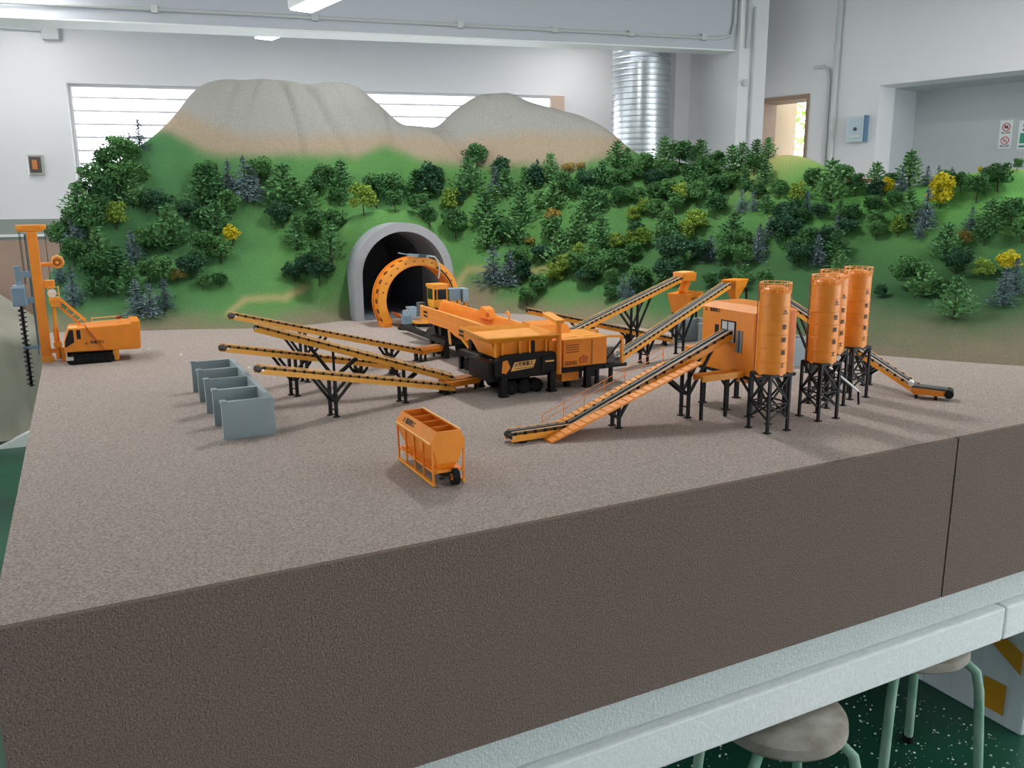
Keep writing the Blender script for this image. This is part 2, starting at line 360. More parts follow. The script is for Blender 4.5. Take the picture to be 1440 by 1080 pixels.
for i, (x, y, l_) in enumerate(((2.4, 4.9, 1.25), (-2.9, 4.6, 1.25), (2.3, 3.3, 1.25), (-2.6, 2.9, 1.25), (-3.6, 6.2, 1.25), (0.55, 7.35, .45))):  # unseen lamps added for more light from above
    lamp(x, y, 3.0, 'added unseen tube lamp over the '+['right hill', 'left end of the hill', 'right end of the board', 'left edge of the board', 'far left corner by the window', 'back corner by the duct'][i], l_)
# ================================================================== DIORAMA BASE
UMAX, VMAX = 4.2, 4.2
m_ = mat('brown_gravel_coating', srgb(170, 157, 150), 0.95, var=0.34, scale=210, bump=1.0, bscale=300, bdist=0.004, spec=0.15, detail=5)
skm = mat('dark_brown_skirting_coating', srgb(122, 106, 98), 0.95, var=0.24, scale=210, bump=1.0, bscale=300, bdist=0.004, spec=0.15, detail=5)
base = tag(empty('diorama_board', B(0, 0, -0.406), TH), 'large brown gravel-coated diorama board with tall sides', 'model board')
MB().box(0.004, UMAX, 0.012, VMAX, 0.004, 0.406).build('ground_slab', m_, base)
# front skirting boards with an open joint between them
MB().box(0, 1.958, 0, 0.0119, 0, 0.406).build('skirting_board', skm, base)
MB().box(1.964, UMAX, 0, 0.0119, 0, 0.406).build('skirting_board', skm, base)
# a few white specks of loose foam on the gravel
SPK = FOAM
for (u, v, s, cl) in ((0.497, 1.60, .006, 'behind the left grey storage bays'), (0.64, 1.72, .005, 'behind the farthest conveyor tip'), (0.36, 2.30, .005, 'just right of the drilling rig'), (1.02, 1.9, .004, 'between the far conveyor and the tunnel'), (0.68, 1.50, .005, 'under the farthest left conveyor'), (0.46, 2.1, .006, 'in front of the hill beyond the drilling rig')):
    r_ = MB().hexa([(-s, -s*.7, 0), (s, -s*.6, 0), (s*.9, s*.7, 0), (-s*.8, s*.6, 0)], [(-s*.5, -s*.4, s*.8), (s*.5, -s*.3, s), (s*.4, s*.4, s*.7), (-s*.4, s*.3, s*.9)]).build('foam_crumb', SPK)
    r_.location = B(u, v, 0); r_.rotation_euler.z = u*9; tag(r_, 'tiny white foam crumb on the gravel '+cl, 'crumb', 'foam crumbs on the gravel')
# polystyrene slabs under the board
def slab(name, u0, u1, v0, z0, z1, mt, label):
    t = MB((u0, v0, 0)).box(u0, u1, v0, VMAX-.1, 0, z1-z0).build(name, mt); t.location = B(u0, v0, z0); t.rotation_euler.z = TH
    md = t.modifiers.new('bevel', 'BEVEL'); md.width = .006; md.segments = 2
    return tag(t, label, 'foam slab')
slab('foam_slab', 0.03, UMAX-.05, 0.012, -0.487, -0.406, FOAMDUST, 'dusty grey-white foam slab directly under the brown board')
slab('foam_slab', 0.03, 2.212, -0.012, -0.582, -0.487, FOAM, 'clean white foam slab along the front, left of the joint')
slab('foam_slab', 2.216, UMAX-.05, -0.012, -0.582, -0.487, FOAM, 'clean white foam slab along the front, right of the joint')
# ================================================================== HILL
CP = np.array([(-2.120,3.647,1.050),(-2.120,3.397,0.930),(-2.178,3.756,1.072),(-2.226,3.849,1.102),(-2.026,3.695,1.050),(-2.026,3.445,0.930),(-2.102,3.855,1.123),(-2.164,3.991,1.213),(-1.915,3.712,1.050),(-1.915,3.462,0.930),(-2.008,3.931,1.192),(-2.081,4.118,1.363),(-1.799,3.723,1.050),(-1.799,3.473,0.930),(-1.909,3.999,1.229),(-1.995,4.234,1.450),(-1.681,3.729,1.050),(-1.681,3.479,0.930),(-1.805,4.062,1.259),(-1.903,4.347,1.522),(-1.566,3.743,1.050),(-1.566,3.493,0.930),(-1.695,4.119,1.293),(-1.796,4.440,1.601),(-1.450,3.760,1.050),(-1.450,3.510,0.930),(-1.581,4.178,1.334),(-1.683,4.535,1.697),(-1.331,3.767,1.050),(-1.331,3.517,0.930),(-1.459,4.215,1.355),(-1.558,4.598,1.748),(-1.210,3.772,1.050),(-1.210,3.522,0.930),(-1.329,4.231,1.359),(-1.421,4.623,1.759),(-1.098,3.809,1.050),(-1.098,3.559,0.930),(-1.205,4.267,1.360),(-1.287,4.658,1.760),(-0.985,3.853,1.050),(-0.985,3.603,0.930),(-1.078,4.305,1.357),(-1.149,4.690,1.752),(-0.878,3.937,1.050),(-0.878,3.687,0.930),(-0.954,4.365,1.363),(-1.011,4.731,1.759),(-0.769,4.037,1.050),(-0.769,3.787,0.930),(-0.828,4.436,1.363),(-0.872,4.777,1.751),(-0.646,4.089,1.050),(-0.646,3.839,0.930),(-0.694,4.476,1.335),(-0.730,4.807,1.689),(-0.518,4.128,1.050),(-0.518,3.878,0.930),(-0.556,4.508,1.309),(-0.584,4.833,1.633),(-0.391,4.194,1.050),(-0.391,3.944,0.930),(-0.416,4.556,1.308),(-0.435,4.864,1.626),(-0.258,4.250,1.050),(-0.258,4.000,0.930),(-0.272,4.591,1.344),(-0.282,4.883,1.699),(-0.121,4.260,1.050),(-0.121,4.010,0.930),(-0.126,4.598,1.364),(-0.129,4.886,1.741),(0.017,4.228,1.050),(0.017,3.978,0.930),(0.020,4.567,1.356),(0.024,4.856,1.725),(0.152,4.173,1.050),(0.152,3.923,0.930),(0.164,4.514,1.339),(0.174,4.805,1.689),(0.278,4.045,1.050),(0.278,3.795,0.930),(0.301,4.415,1.322),(0.320,4.731,1.658),(0.397,3.920,1.050),(0.397,3.670,0.930),(0.433,4.318,1.299),(0.462,4.658,1.616),(0.507,3.794,1.050),(0.507,3.544,0.930),(0.558,4.215,1.262),(0.599,4.574,1.541),(0.610,3.664,1.050),(0.610,3.414,0.930),(0.675,4.103,1.239),(0.729,4.477,1.495),(0.705,3.542,1.050),(0.705,3.292,0.930),(0.787,3.995,1.226),(0.853,4.382,1.470),(0.793,3.419,1.050),(0.793,3.169,0.930),(0.891,3.887,1.215),(0.971,4.287,1.450),(0.876,3.311,1.050),(0.876,3.061,0.930),(0.992,3.792,1.212),(1.086,4.202,1.447),(0.964,3.242,1.050),(0.964,2.992,0.930),(1.094,3.723,1.215),(1.199,4.133,1.456),(1.049,3.176,1.050),(1.049,2.926,0.930),(1.192,3.656,1.218),(1.308,4.065,1.464),(1.133,3.121,1.050),(1.133,2.871,0.930),(1.285,3.586,1.213),(1.408,3.982,1.453),(1.215,3.068,1.050),(1.215,2.818,0.930),(1.375,3.515,1.194),(1.505,3.896,1.408),(1.294,3.016,1.050),(1.294,2.766,0.930),(1.460,3.445,1.186),(1.595,3.811,1.388),(1.371,2.967,1.050),(1.371,2.717,0.930),(1.544,3.383,1.186),(1.685,3.739,1.386),(1.446,2.921,1.050),(1.446,2.671,0.930),(1.630,3.334,1.188),(1.778,3.686,1.392),(1.519,2.877,1.050),(1.519,2.627,0.930),(1.712,3.285,1.193),(1.867,3.633,1.404),(1.592,2.838,1.050),(1.592,2.588,0.930),(1.793,3.239,1.199),(1.954,3.582,1.415),(1.664,2.801,1.050),(1.664,2.551,0.930),(1.872,3.195,1.200),(2.039,3.532,1.418),(1.739,2.772,1.050),(1.739,2.522,0.930),(1.953,3.158,1.202),(2.125,3.488,1.421),(1.838,2.784,1.050),(1.838,2.534,0.930),(2.056,3.161,1.204),(2.231,3.482,1.425),(1.937,2.797,1.050),(1.937,2.547,0.930),(2.160,3.163,1.207),(2.337,3.476,1.429),(2.064,2.846,1.050),(2.064,2.596,0.930),(2.279,3.189,1.212),(2.451,3.482,1.435),(2.202,2.908,1.050),(2.202,2.658,0.930),(2.419,3.240,1.214),(2.592,3.523,1.436),(2.347,2.973,1.050),(2.347,2.723,0.930),(2.564,3.293,1.216),(2.737,3.566,1.438),(2.499,3.042,1.050),(2.499,2.792,0.930),(2.714,3.349,1.218),(2.885,3.610,1.437),(2.658,3.114,1.050),(2.658,2.864,0.930),(2.869,3.406,1.219),(3.037,3.655,1.436),(2.832,3.199,1.050),(2.832,2.949,0.930),(3.035,3.472,1.220),(3.196,3.705,1.435),(3.018,3.292,1.050),(3.018,3.042,0.930),(3.209,3.543,1.221),(3.360,3.757,1.433),(3.194,3.366,1.050),(3.194,3.116,0.930),(3.379,3.603,1.220),(3.525,3.806,1.429),(3.375,3.441,1.050),(3.375,3.191,0.930),(3.554,3.665,1.220),(3.695,3.856,1.425),(3.564,3.520,1.050),(3.564,3.270,0.930),(3.735,3.729,1.220),(3.868,3.908,1.424),(3.762,3.602,1.050),(3.762,3.352,0.930),(3.921,3.795,1.221),(4.046,3.960,1.423),(3.969,3.688,1.050),(3.969,3.438,0.930),(4.115,3.864,1.222),(4.228,4.014,1.422),(4.179,3.772,1.050),(4.179,3.522,0.930),(4.312,3.932,1.223),(4.413,4.068,1.421),(4.391,3.853,1.050),(4.391,3.603,0.930),(4.510,3.997,1.223),(4.601,4.120,1.420),(4.611,3.937,1.050),(4.611,3.687,0.930),(4.715,4.064,1.224),(4.792,4.173,1.419),(4.841,4.024,1.050),(4.841,3.774,0.930),(4.927,4.134,1.224),(4.989,4.228,1.418),(5.081,4.115,1.050),(5.081,3.865,0.930),(5.146,4.206,1.225),(5.191,4.284,1.417),(-2.278,3.950,1.140),(-2.278,4.300,0.920),(-2.278,4.850,0.520),(-2.255,4.060,1.212),(-2.255,4.410,0.992),(-2.255,4.960,0.592),(-2.225,4.150,1.342),(-2.225,4.500,1.122),(-2.225,5.050,0.722),(-2.188,4.250,1.500),(-2.188,4.600,1.280),(-2.188,5.150,0.880),(-2.129,4.383,1.660),(-2.129,4.733,1.440),(-2.129,5.283,1.040),(-2.071,4.517,1.759),(-2.071,4.867,1.539),(-2.071,5.417,1.139),(-2.008,4.650,1.862),(-2.008,5.000,1.642),(-2.008,5.550,1.242),(-1.940,4.738,1.952),(-1.940,5.088,1.732),(-1.940,5.638,1.332),(-1.869,4.825,2.052),(-1.869,5.175,1.832),(-1.869,5.725,1.432),(-1.794,4.912,2.174),(-1.794,5.262,1.954),(-1.794,5.812,1.554),(-1.719,5.000,2.256),(-1.719,5.350,2.036),(-1.719,5.900,1.636),(-1.604,5.027,2.294),(-1.604,5.377,2.074),(-1.604,5.927,1.674),(-1.453,5.064,2.301),(-1.453,5.414,2.081),(-1.453,5.964,1.681),(-1.319,5.095,2.297),(-1.319,5.445,2.077),(-1.319,5.995,1.677),(-1.241,5.107,2.283),(-1.241,5.457,2.063),(-1.241,6.008,1.663),(-1.141,5.120,2.280),(-1.141,5.470,2.060),(-1.141,6.020,1.660),(-1.020,5.135,2.289),(-1.020,5.485,2.069),(-1.020,6.035,1.669),(-0.920,5.148,2.266),(-0.920,5.498,2.046),(-0.920,6.048,1.646),(-0.821,5.160,2.204),(-0.821,5.510,1.984),(-0.821,6.060,1.584),(-0.722,5.173,2.117),(-0.722,5.522,1.897),(-0.722,6.073,1.497),(-0.662,5.180,2.069),(-0.662,5.530,1.849),(-0.662,6.080,1.449),(-0.580,5.190,2.053),(-0.580,5.540,1.833),(-0.580,6.090,1.433),(-0.475,5.200,2.045),(-0.475,5.550,1.825),(-0.475,6.100,1.425),(-0.433,5.200,2.041),(-0.433,5.550,1.821),(-0.433,6.100,1.421),(-0.369,5.200,2.097),(-0.369,5.550,1.877),(-0.369,6.100,1.477),(-0.283,5.200,2.165),(-0.283,5.550,1.945),(-0.283,6.100,1.545),(-0.198,5.200,2.212),(-0.198,5.550,1.992),(-0.198,6.100,1.592),(-0.093,5.200,2.235),(-0.093,5.550,2.015),(-0.093,6.100,1.615),(-0.009,5.181,2.221),(-0.009,5.531,2.001),(-0.009,6.081,1.601),(0.095,5.150,2.169),(0.095,5.500,1.949),(0.095,6.050,1.549),(0.259,5.100,2.123),(0.259,5.450,1.903),(0.259,6.000,1.503),(0.380,5.062,2.091),(0.380,5.412,1.871),(0.380,5.963,1.471),(0.501,5.025,2.035),(0.501,5.375,1.815),(0.501,5.925,1.415),(0.580,5.000,1.974),(0.580,5.350,1.754),(0.580,5.900,1.354),(0.658,4.957,1.908),(0.658,5.307,1.688),(0.658,5.857,1.288),(0.752,4.904,1.857),(0.752,5.254,1.637),(0.752,5.804,1.237),(0.916,4.807,1.813),(0.916,5.157,1.593),(0.916,5.707,1.193),(1.089,4.700,1.777),(1.089,5.050,1.557),(1.089,5.600,1.157),(1.224,4.627,1.788),(1.224,4.977,1.568),(1.224,5.527,1.168),(1.337,4.564,1.806),(1.337,4.914,1.586),(1.337,5.464,1.186),(1.446,4.500,1.820),(1.446,4.850,1.600),(1.446,5.400,1.200),(1.558,4.392,1.790),(1.558,4.742,1.570),(1.558,5.292,1.170),(1.640,4.312,1.717),(1.640,4.662,1.497),(1.640,5.212,1.097),(1.729,4.217,1.680),(1.729,4.567,1.460),(1.729,5.117,1.060),(1.788,4.150,1.671),(1.788,4.500,1.451),(1.788,5.050,1.051),(1.922,4.075,1.682),(1.922,4.425,1.462),(1.922,4.975,1.062),(1.999,4.030,1.700),(1.999,4.380,1.480),(1.999,4.930,1.080),(2.122,3.955,1.725),(2.122,4.305,1.505),(2.122,4.855,1.105),(2.286,3.850,1.733),(2.286,4.200,1.513),(2.286,4.750,1.113),(2.629,3.800,1.743),(2.629,4.150,1.523),(2.629,4.700,1.123),(2.969,3.875,1.738),(2.969,4.225,1.518),(2.969,4.775,1.118),(3.362,3.958,1.720),(3.362,4.308,1.500),(3.362,4.858,1.100),(3.866,4.070,1.688),(3.866,4.420,1.468),(3.866,4.970,1.068),(4.444,4.200,1.671),(4.444,4.550,1.451),(4.444,5.100,1.051),(5.389,4.400,1.645),(5.389,4.750,1.425),(5.389,5.300,1.025)])
def tps_fit(cp, lam=1e-4):
    X = cp[:, :2]; n = len(X); r2 = ((X[:, None]-X[None])**2).sum(-1); K = .5*r2*np.log(r2+1e-12)
    P = np.c_[np.ones(n), X]; M = np.zeros((n+3, n+3)); M[:n, :n] = K+lam*np.eye(n); M[:n, n:] = P; M[n:, :n] = P.T
    return np.linalg.solve(M, np.r_[cp[:, 2], 0, 0, 0])
TW = tps_fit(CP)
GROOVES = [[(-1.302, 5.06), (-1.233, 4.93), (-1.144, 4.78)], [(-1.17, 5.1), (-1.05, 4.94), (-0.894, 4.83)], [(-1.026, 5.12), (-0.96, 5.0), (-0.874, 4.93)], [(-0.721, 5.16), (-0.666, 5.02), (-0.607, 4.93)], [(-0.426, 5.16), (-0.341, 5.05), (-0.276, 4.97)], [(-1.541, 4.95), (-1.553, 4.8), (-1.596, 4.67)], [(-1.438, 5.01), (-1.457, 4.83), (-1.457, 4.69)], [(-0.072, 5.17), (-0.051, 5.05), (0.009, 4.97)]]
def seg_d(x, y, pl):
    d = np.full(x.shape, 9.0)
    for (ax, ay), (bx, by) in zip(pl, pl[1:]):
        L2 = (bx-ax)**2+(by-ay)**2; t = np.clip(((x-ax)*(bx-ax)+(y-ay)*(by-ay))/L2, 0, 1)
        d = np.minimum(d, np.hypot(x-ax-t*(bx-ax), y-ay-t*(by-ay)))
    return d
def hill_z(x, y):
    x = np.asarray(x, float); y = np.asarray(y, float); sh = x.shape; Q = np.c_[x.ravel(), y.ravel()]; out = []
    for i in range(0, len(Q), 4000):
        q = Q[i:i+4000]; r2 = ((q[:, None]-CP[None, :, :2])**2).sum(-1)
        out.append(.5*r2*np.log(r2+1e-12)@TW[:len(CP)]+TW[-3]+q@TW[-2:])
    z = np.concatenate(out).reshape(sh)
    # earth banked up round the tunnel portal
    du = (x-AX)*EU[0]+(y-AY)*EU[1]-1.555; dv = (x-AX)*EV[0]+(y-AY)*EV[1]-2.66
    q_ = np.clip((dv-.012)/.15, 0, 1); q_ = q_*q_*(3-2*q_)
    M_ = np.where(du < 0, .51*np.exp(-(du/.40)**4), .51*np.exp(-(du/.335)**4))*np.exp(-(np.maximum(dv-.3, 0)/.3)**2)
    mz = ZB-.4+(M_+.4)*q_*np.minimum(1, M_*5); k_ = .05; dd = np.clip((mz-z)/k_, -1, 1)
    z = np.where(mz-z > k_, mz, np.where(mz-z < -k_, z, z+k_*(dd+1)**2/4))
    for pl, a in zip(GROOVES, (.032, .034, .022, .026, .036, .018, .018, .012)):
        z = z-a*np.exp(-(seg_d(x, y, pl)/.020)**2)
    k = np.clip((z-ZB)/.15, 0, 1)
    z = z+k*(.010*np.sin(9*x+3*y)*np.sin(7*y-4*x)+.005*np.sin(23*x-9*y+1)*np.sin(19*y+11*x))
    return z
NU, NV = 300, 250
us = np.linspace(0.0, UMAX, NU); vsg = np.linspace(0.3, VMAX, NV)
UU, VV = np.meshgrid(us, vsg)
XX = AX+EU[0]*UU+EV[0]*VV; YY = AY+EU[1]*UU+EV[1]*VV; ZZ = hill_z(XX, YY)
# tunnel bore: the hill skin is cut away inside the portal's vault
TU, TV, TRO, TRI, TSP = 1.555, 2.66, 0.254, 0.212, 0.206       # centre, front, outer and inner radius, springing height
hh = ZZ-ZB
inside = (VV > TV+0.01) & (VV < TV+0.86) & (np.hypot(UU-TU, np.maximum(hh-TSP, 0)) < TRI+.010)
vault = ZB+TSP+np.sqrt(np.maximum((TRI+.025)**2-(UU-TU)**2, 0)); ZZ = np.where(inside, np.maximum(vault, ZZ), ZZ)
keep_v = hh > -0.012
idx = -np.ones(UU.shape, int); verts = []; faces = []
fm = []
for j in range(NV-1):
    for i in range(NU-1):
        q = ((j, i), (j, i+1), (j+1, i+1), (j+1, i))
        if not any(keep_v[a] for a in q) or all(inside[a] for a in q) or (any(inside[a] for a in q) and min(hh[a] for a in q) < .16): continue
        f = []
        for a in q:
            if idx[a] < 0: idx[a] = len(verts); verts.append((XX[a], YY[a], max(ZZ[a], ZB-.012)))
            f.append(int(idx[a]))
        faces.append(tuple(f))
# skirts at the left, right and back cuts of the hill
def skirt(cells):
    for a, b in zip(cells, cells[1:]):
        if idx[a] < 0 or idx[b] < 0: continue
        k = len(verts); pa, pb_ = verts[idx[a]], verts[idx[b]]
        verts.append((pa[0], pa[1], ZB)); verts.append((pb_[0], pb_[1], ZB)); faces.append((int(idx[a]), int(idx[b]), k+1, k))
skirt([(j, 0) for j in range(NV)]); skirt([(j, NU-1) for j in range(NV)]); skirt([(NV-1, i) for i in range(NU)])
me = bpy.data.meshes.new('hill_surface'); me.from_pydata(verts, [], faces); me.polygons.foreach_set('use_smooth', [True]*len(me.polygons))
# painted colours of the model landscape, brushed on by height and place
V = np.array(verts); x, y, z = V[:, 0], V[:, 1], V[:, 2]
nz = .5+.25*np.sin(7.1*x+2*y)*np.sin(5.3*y-3*x)+.15*np.sin(17*x-6*y)*np.sin(13*y+5*x)+.1*np.sin(41*x+9*y)*np.sin(37*y-13*x)
def c3(r, g, b): return np.array(srgb(r, g, b)[:3])
gt = np.array([(-1.861, 1.973), (-1.592, 1.868), (-1.234, 1.847), (-0.865, 1.85), (-0.703, 1.911), (-0.483, 1.831), (-0.072, 1.797), (0.325, 1.779), (0.601, 1.839), (0.708, 1.864)])
tg = np.array([(-1.79, 2.092), (-1.498, 1.988), (-1.169, 1.953), (-0.726, 1.992), (-0.32, 1.964), (0.091, 1.976), (0.534, 1.97)])
sm_ = lambda a, b, t: (lambda q: q*q*(3-2*q))(np.clip((t-a)/(b-a), 0, 1))
mixc = lambda c, d, t: c*(1-t[:, None])+d*t[:, None]
green = mixc(np.tile(c3(78, 122, 74), (len(V), 1)), np.tile(c3(92, 138, 74), (len(V), 1)), nz)
green = mixc(green, np.tile(c3(96, 152, 78), (len(V), 1)), sm_(.9, 1.6, x)*sm_(1.4, 1.6, z)*.8)
green = mixc(green, np.tile(c3(62, 104, 76), (len(V), 1)), sm_(-.9, -1.9, x)*.5)
green = mixc(green, np.tile(c3(54, 86, 58), (len(V), 1)), (1-sm_(1.2, 1.6, z))*sm_(.1, .9, x)*.85)
brownfrac = (1-sm_(.0, .10, z-ZB+.05*(nz-.5)))*.85
brownfrac = np.maximum(brownfrac, (1-sm_(.02, .16, z-ZB+.06*(nz-.5)))*sm_(1.0, 1.6, x)*.9)
brownfrac = np.maximum(brownfrac, np.exp(-(((x+.21)/.14)**4+((y-4.27)/.17)**4))*1.0)
col = mixc(green, np.tile(c3(128, 116, 98), (len(V), 1)), np.clip(brownfrac, 0, 1))
peak = 1-sm_(.62, .85, x-.25*(y-4.9))
gtz = np.interp(x, gt[:, 0], gt[:, 1]); tgz = np.interp(x, tg[:, 0], tg[:, 1])
col = mixc(col, np.tile(c3(155, 141, 122), (len(V), 1)), sm_(-.03, .05, z-gtz+.05*(nz-.5))*peak)
col = mixc(col, np.tile(c3(148, 148, 144), (len(V), 1)), sm_(-.05, .06, z-tgz+.06*(nz-.5))*peak)
col = mixc(col, np.tile(c3(188, 176, 118), (len(V), 1)), np.maximum(np.exp(-(((x-1.42)/.2)**2+((y-4.46)/.14)**2)), sm_(1.70, 1.76, z)*sm_(1.7, 2.0, x))*.75)
for pl in ([(-1.308, 3.87), (-1.254, 3.95), (-1.083, 4.0), (-1.007, 4.12)], [(-0.838, 4.36), (-0.943, 4.24)], [(-0.277, 4.26), (-0.277, 4.44), (-0.231, 4.51), (-0.109, 4.48)], [(0.087, 4.45), (0.172, 4.43), (0.265, 4.43), (0.356, 4.4)]):
    col = mixc(col, np.tile(c3(168, 150, 108), (len(V), 1)), np.exp(-(seg_d(x, y, pl)/.02)**2)*.7)
ca = me.color_attributes.new('paint', 'FLOAT_COLOR', 'POINT'); ca.data.foreach_set('color', np.c_[col, np.ones(len(V))].astype(np.float32).ravel())
hm = bpy.data.materials.new('flocked_landscape'); hm.use_nodes = True; nt = hm.node_tree; N = nt.nodes; Lk = nt.links
at = N.new('ShaderNodeAttribute'); at.attribute_name = 'paint'; tc = N.new('ShaderNodeTexCoord')
n1 = N.new('ShaderNodeTexNoise'); n1.inputs['Scale'].default_value = 170; n1.inputs['Detail'].default_value = 3; Lk.new(tc.outputs['Object'], n1.inputs['Vector'])
mr = N.new('ShaderNodeMapRange'); mr.inputs['From Min'].default_value = .3; mr.inputs['From Max'].default_value = .7; mr.inputs['To Min'].default_value = .84; mr.inputs['To Max'].default_value = 1.16
Lk.new(n1.outputs['Fac'], mr.inputs['Value'])
mx = N.new('ShaderNodeVectorMath'); mx.operation = 'SCALE'; Lk.new(at.outputs['Color'], mx.inputs[0]); Lk.new(mr.outputs['Result'], mx.inputs['Scale'])
pb_ = N['Principled BSDF']; pb_.inputs['Roughness'].default_value = .95; pb_.inputs['Specular IOR Level'].default_value = .1
Lk.new(mx.outputs[0], pb_.inputs['Base Color'])
bp = N.new('ShaderNodeBump'); bp.inputs['Strength'].default_value = .7; bp.inputs['Distance'].default_value = .004; Lk.new(n1.outputs['Fac'], bp.inputs['Height']); Lk.new(bp.outputs['Normal'], pb_.inputs['Normal'])
me.materials.append(hm)
hill = bpy.data.objects.new('model_hill', me); COL.objects.link(hill)
tag(hill, 'long green model hill with two bare grey peaks along the back', 'hill')
# ================================================================== TUNNEL PORTAL
tp = on_board('tunnel_portal', TU, TV, 'grey concrete horseshoe tunnel portal set into the green hill', 'tunnel')
def arch_pts(r, n=28):
    return [(r*math.cos(math.pi*i/n), TSP+r*math.sin(math.pi*i/n)) for i in range(n+1)]
def arch_shell(r0, r1, y0, y1):
    m = MB(); a = [(r1, 0)]+arch_pts(r1)+[(-r1, 0)]; b = [(r0, 0)]+arch_pts(r0)+[(-r0, 0)]; n = len(a); vs = []
    for q in range(n): vs += [(a[q][0], y0, a[q][1]), (b[q][0], y0, b[q][1]), (a[q][0], y1, a[q][1]), (b[q][0], y1, b[q][1])]
    fs = []
    for q in range(n-1):
        i, j = 4*q, 4*q+4; fs += [(i, j, j+1, i+1), (i+2, i+3, j+3, j+2), (i, i+2, j+2, j), (i+1, j+1, j+3, i+3)]
    fs += [(0, 1, 3, 2), (4*n-4, 4*n-2, 4*n-1, 4*n-3)]
    return m.add(vs, fs)
arch_shell(TRI, TRO, 0, .32).build('portal_ring', PORTAL, tp, smooth=True)
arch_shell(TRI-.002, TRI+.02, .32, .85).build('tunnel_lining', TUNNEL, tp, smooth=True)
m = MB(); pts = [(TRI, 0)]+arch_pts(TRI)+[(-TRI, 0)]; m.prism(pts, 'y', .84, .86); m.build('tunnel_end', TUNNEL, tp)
MB().box(-TRI, TRI, .02, .85, 0.0, .004).build('tunnel_floor', TUNNEL, tp)
# ================================================================== TREES
def leaf_mat(name, c1, c2):
    m = bpy.data.materials.new(name); m.use_nodes = True; nt = m.node_tree; N = nt.nodes; L = nt.links; b = N['Principled BSDF']
    b.inputs['Roughness'].default_value = .85; b.inputs['Specular IOR Level'].default_value = .15
    oi = N.new('ShaderNodeObjectInfo'); tc = N.new('ShaderNodeTexCoord'); nz = N.new('ShaderNodeTexNoise'); nz.inputs['Scale'].default_value = 7; L.new(tc.outputs['Object'], nz.inputs['Vector'])
    a = N.new('ShaderNodeMath'); a.operation = 'MULTIPLY_ADD'; a.inputs[1].default_value = .45; L.new(oi.outputs['Random'], a.inputs[0]); L.new(nz.outputs['Fac'], a.inputs[2])
    rp = N.new('ShaderNodeValToRGB'); rp.color_ramp.elements[0].position = .35; rp.color_ramp.elements[1].position = 1.05 if False else 1.0
    rp.color_ramp.elements[0].color = c1; rp.color_ramp.elements[1].color = c2
    L.new(a.outputs[0], rp.inputs['Fac']); L.new(rp.outputs['Color'], b.inputs['Base Color'])
    return m
LM = dict(r=leaf_mat('foliage_green', srgb(46, 88, 54), srgb(92, 138, 80)), d=leaf_mat('foliage_dark', srgb(38, 72, 54), srgb(68, 106, 76)),
          p=leaf_mat('foliage_pine', srgb(54, 102, 66), srgb(108, 154, 96)), s=leaf_mat('foliage_blue_grey', srgb(78, 98, 104), srgb(118, 138, 142)),
          y=leaf_mat('foliage_yellow', srgb(176, 164, 30), srgb(236, 222, 64)), l=leaf_mat('foliage_lime', srgb(92, 128, 52), srgb(146, 172, 76)),
          o=leaf_mat('foliage_ochre', srgb(132, 116, 58), srgb(176, 152, 82)))
def rquad(m, c, s, lr, asp=.6, n=None):
    a = Vector((lr.gauss(0, 1), lr.gauss(0, 1), lr.gauss(0, .8))).normalized(); b = a.cross(Vector((lr.gauss(0, 1), lr.gauss(0, 1), lr.gauss(0, 1)))).normalized()
    m.add([c-a*s, c+b*s*asp, c+a*s, c-b*s*asp], [(0, 1, 2, 3)])
def crown_round(seed, rx=.33, rz=.43, zc=.56, lumps=28, per=62, s0=.036):
    lr = random.Random(seed); m = MB()
    for k in range(lumps):
        t = lr.uniform(0, 2*math.pi); ph = math.acos(lr.uniform(-.75, 1)); rr = lr.uniform(.45, .85)
        c = Vector((rx*rr*math.sin(ph)*math.cos(t), rx*rr*math.sin(ph)*math.sin(t), zc+rz*rr*math.cos(ph)))
        R_ = lr.uniform(.09, .15)
        for q in range(per):
            e = Vector((lr.gauss(0, 1), lr.gauss(0, 1), lr.gauss(0, 1))).normalized()*R_*lr.uniform(.75, 1.05)
            rquad(m, c+e, lr.uniform(.7, 1.3)*s0, lr)
    return m
def crown_pine(seed, spread=.38):
    lr = random.Random(seed); m = MB(); tiers = 9
    for k in range(tiers):
        z0 = .10+.80*k/(tiers-1); ln = spread*(1-.76*k/(tiers-1))*lr.uniform(.85, 1.1); nb = 9 if k < 6 else 7
        for j in range(nb):
            t = 2*math.pi*(j+lr.uniform(-.3, .3))/nb+k*.4; d = Vector((math.cos(t), math.sin(t), 0)); L_ = ln*lr.uniform(.75, 1.15)
            for q in range(9):
                f = (q+.8)/9; c = d*(L_*f)+Vector((0, 0, z0+L_*(.05*f+.42*f*f)))
                c += Vector((lr.gauss(0, .012), lr.gauss(0, .012), lr.gauss(0, .012)))
                a = (d*.7+Vector((lr.gauss(0, .5), lr.gauss(0, .5), .35+lr.gauss(0, .35)))).normalized(); b = a.cross(Vector((lr.gauss(0, 1), lr.gauss(0, 1), lr.gauss(0, 1)))).normalized(); s = lr.uniform(.036, .060)
                m.add([c-a*s, c+b*s*.55, c+a*s, c-b*s*.55], [(0, 1, 2, 3)])
    for q in range(12): rquad(m, Vector((0, 0, lr.uniform(.9, 1.02))), .03, lr)
    return m
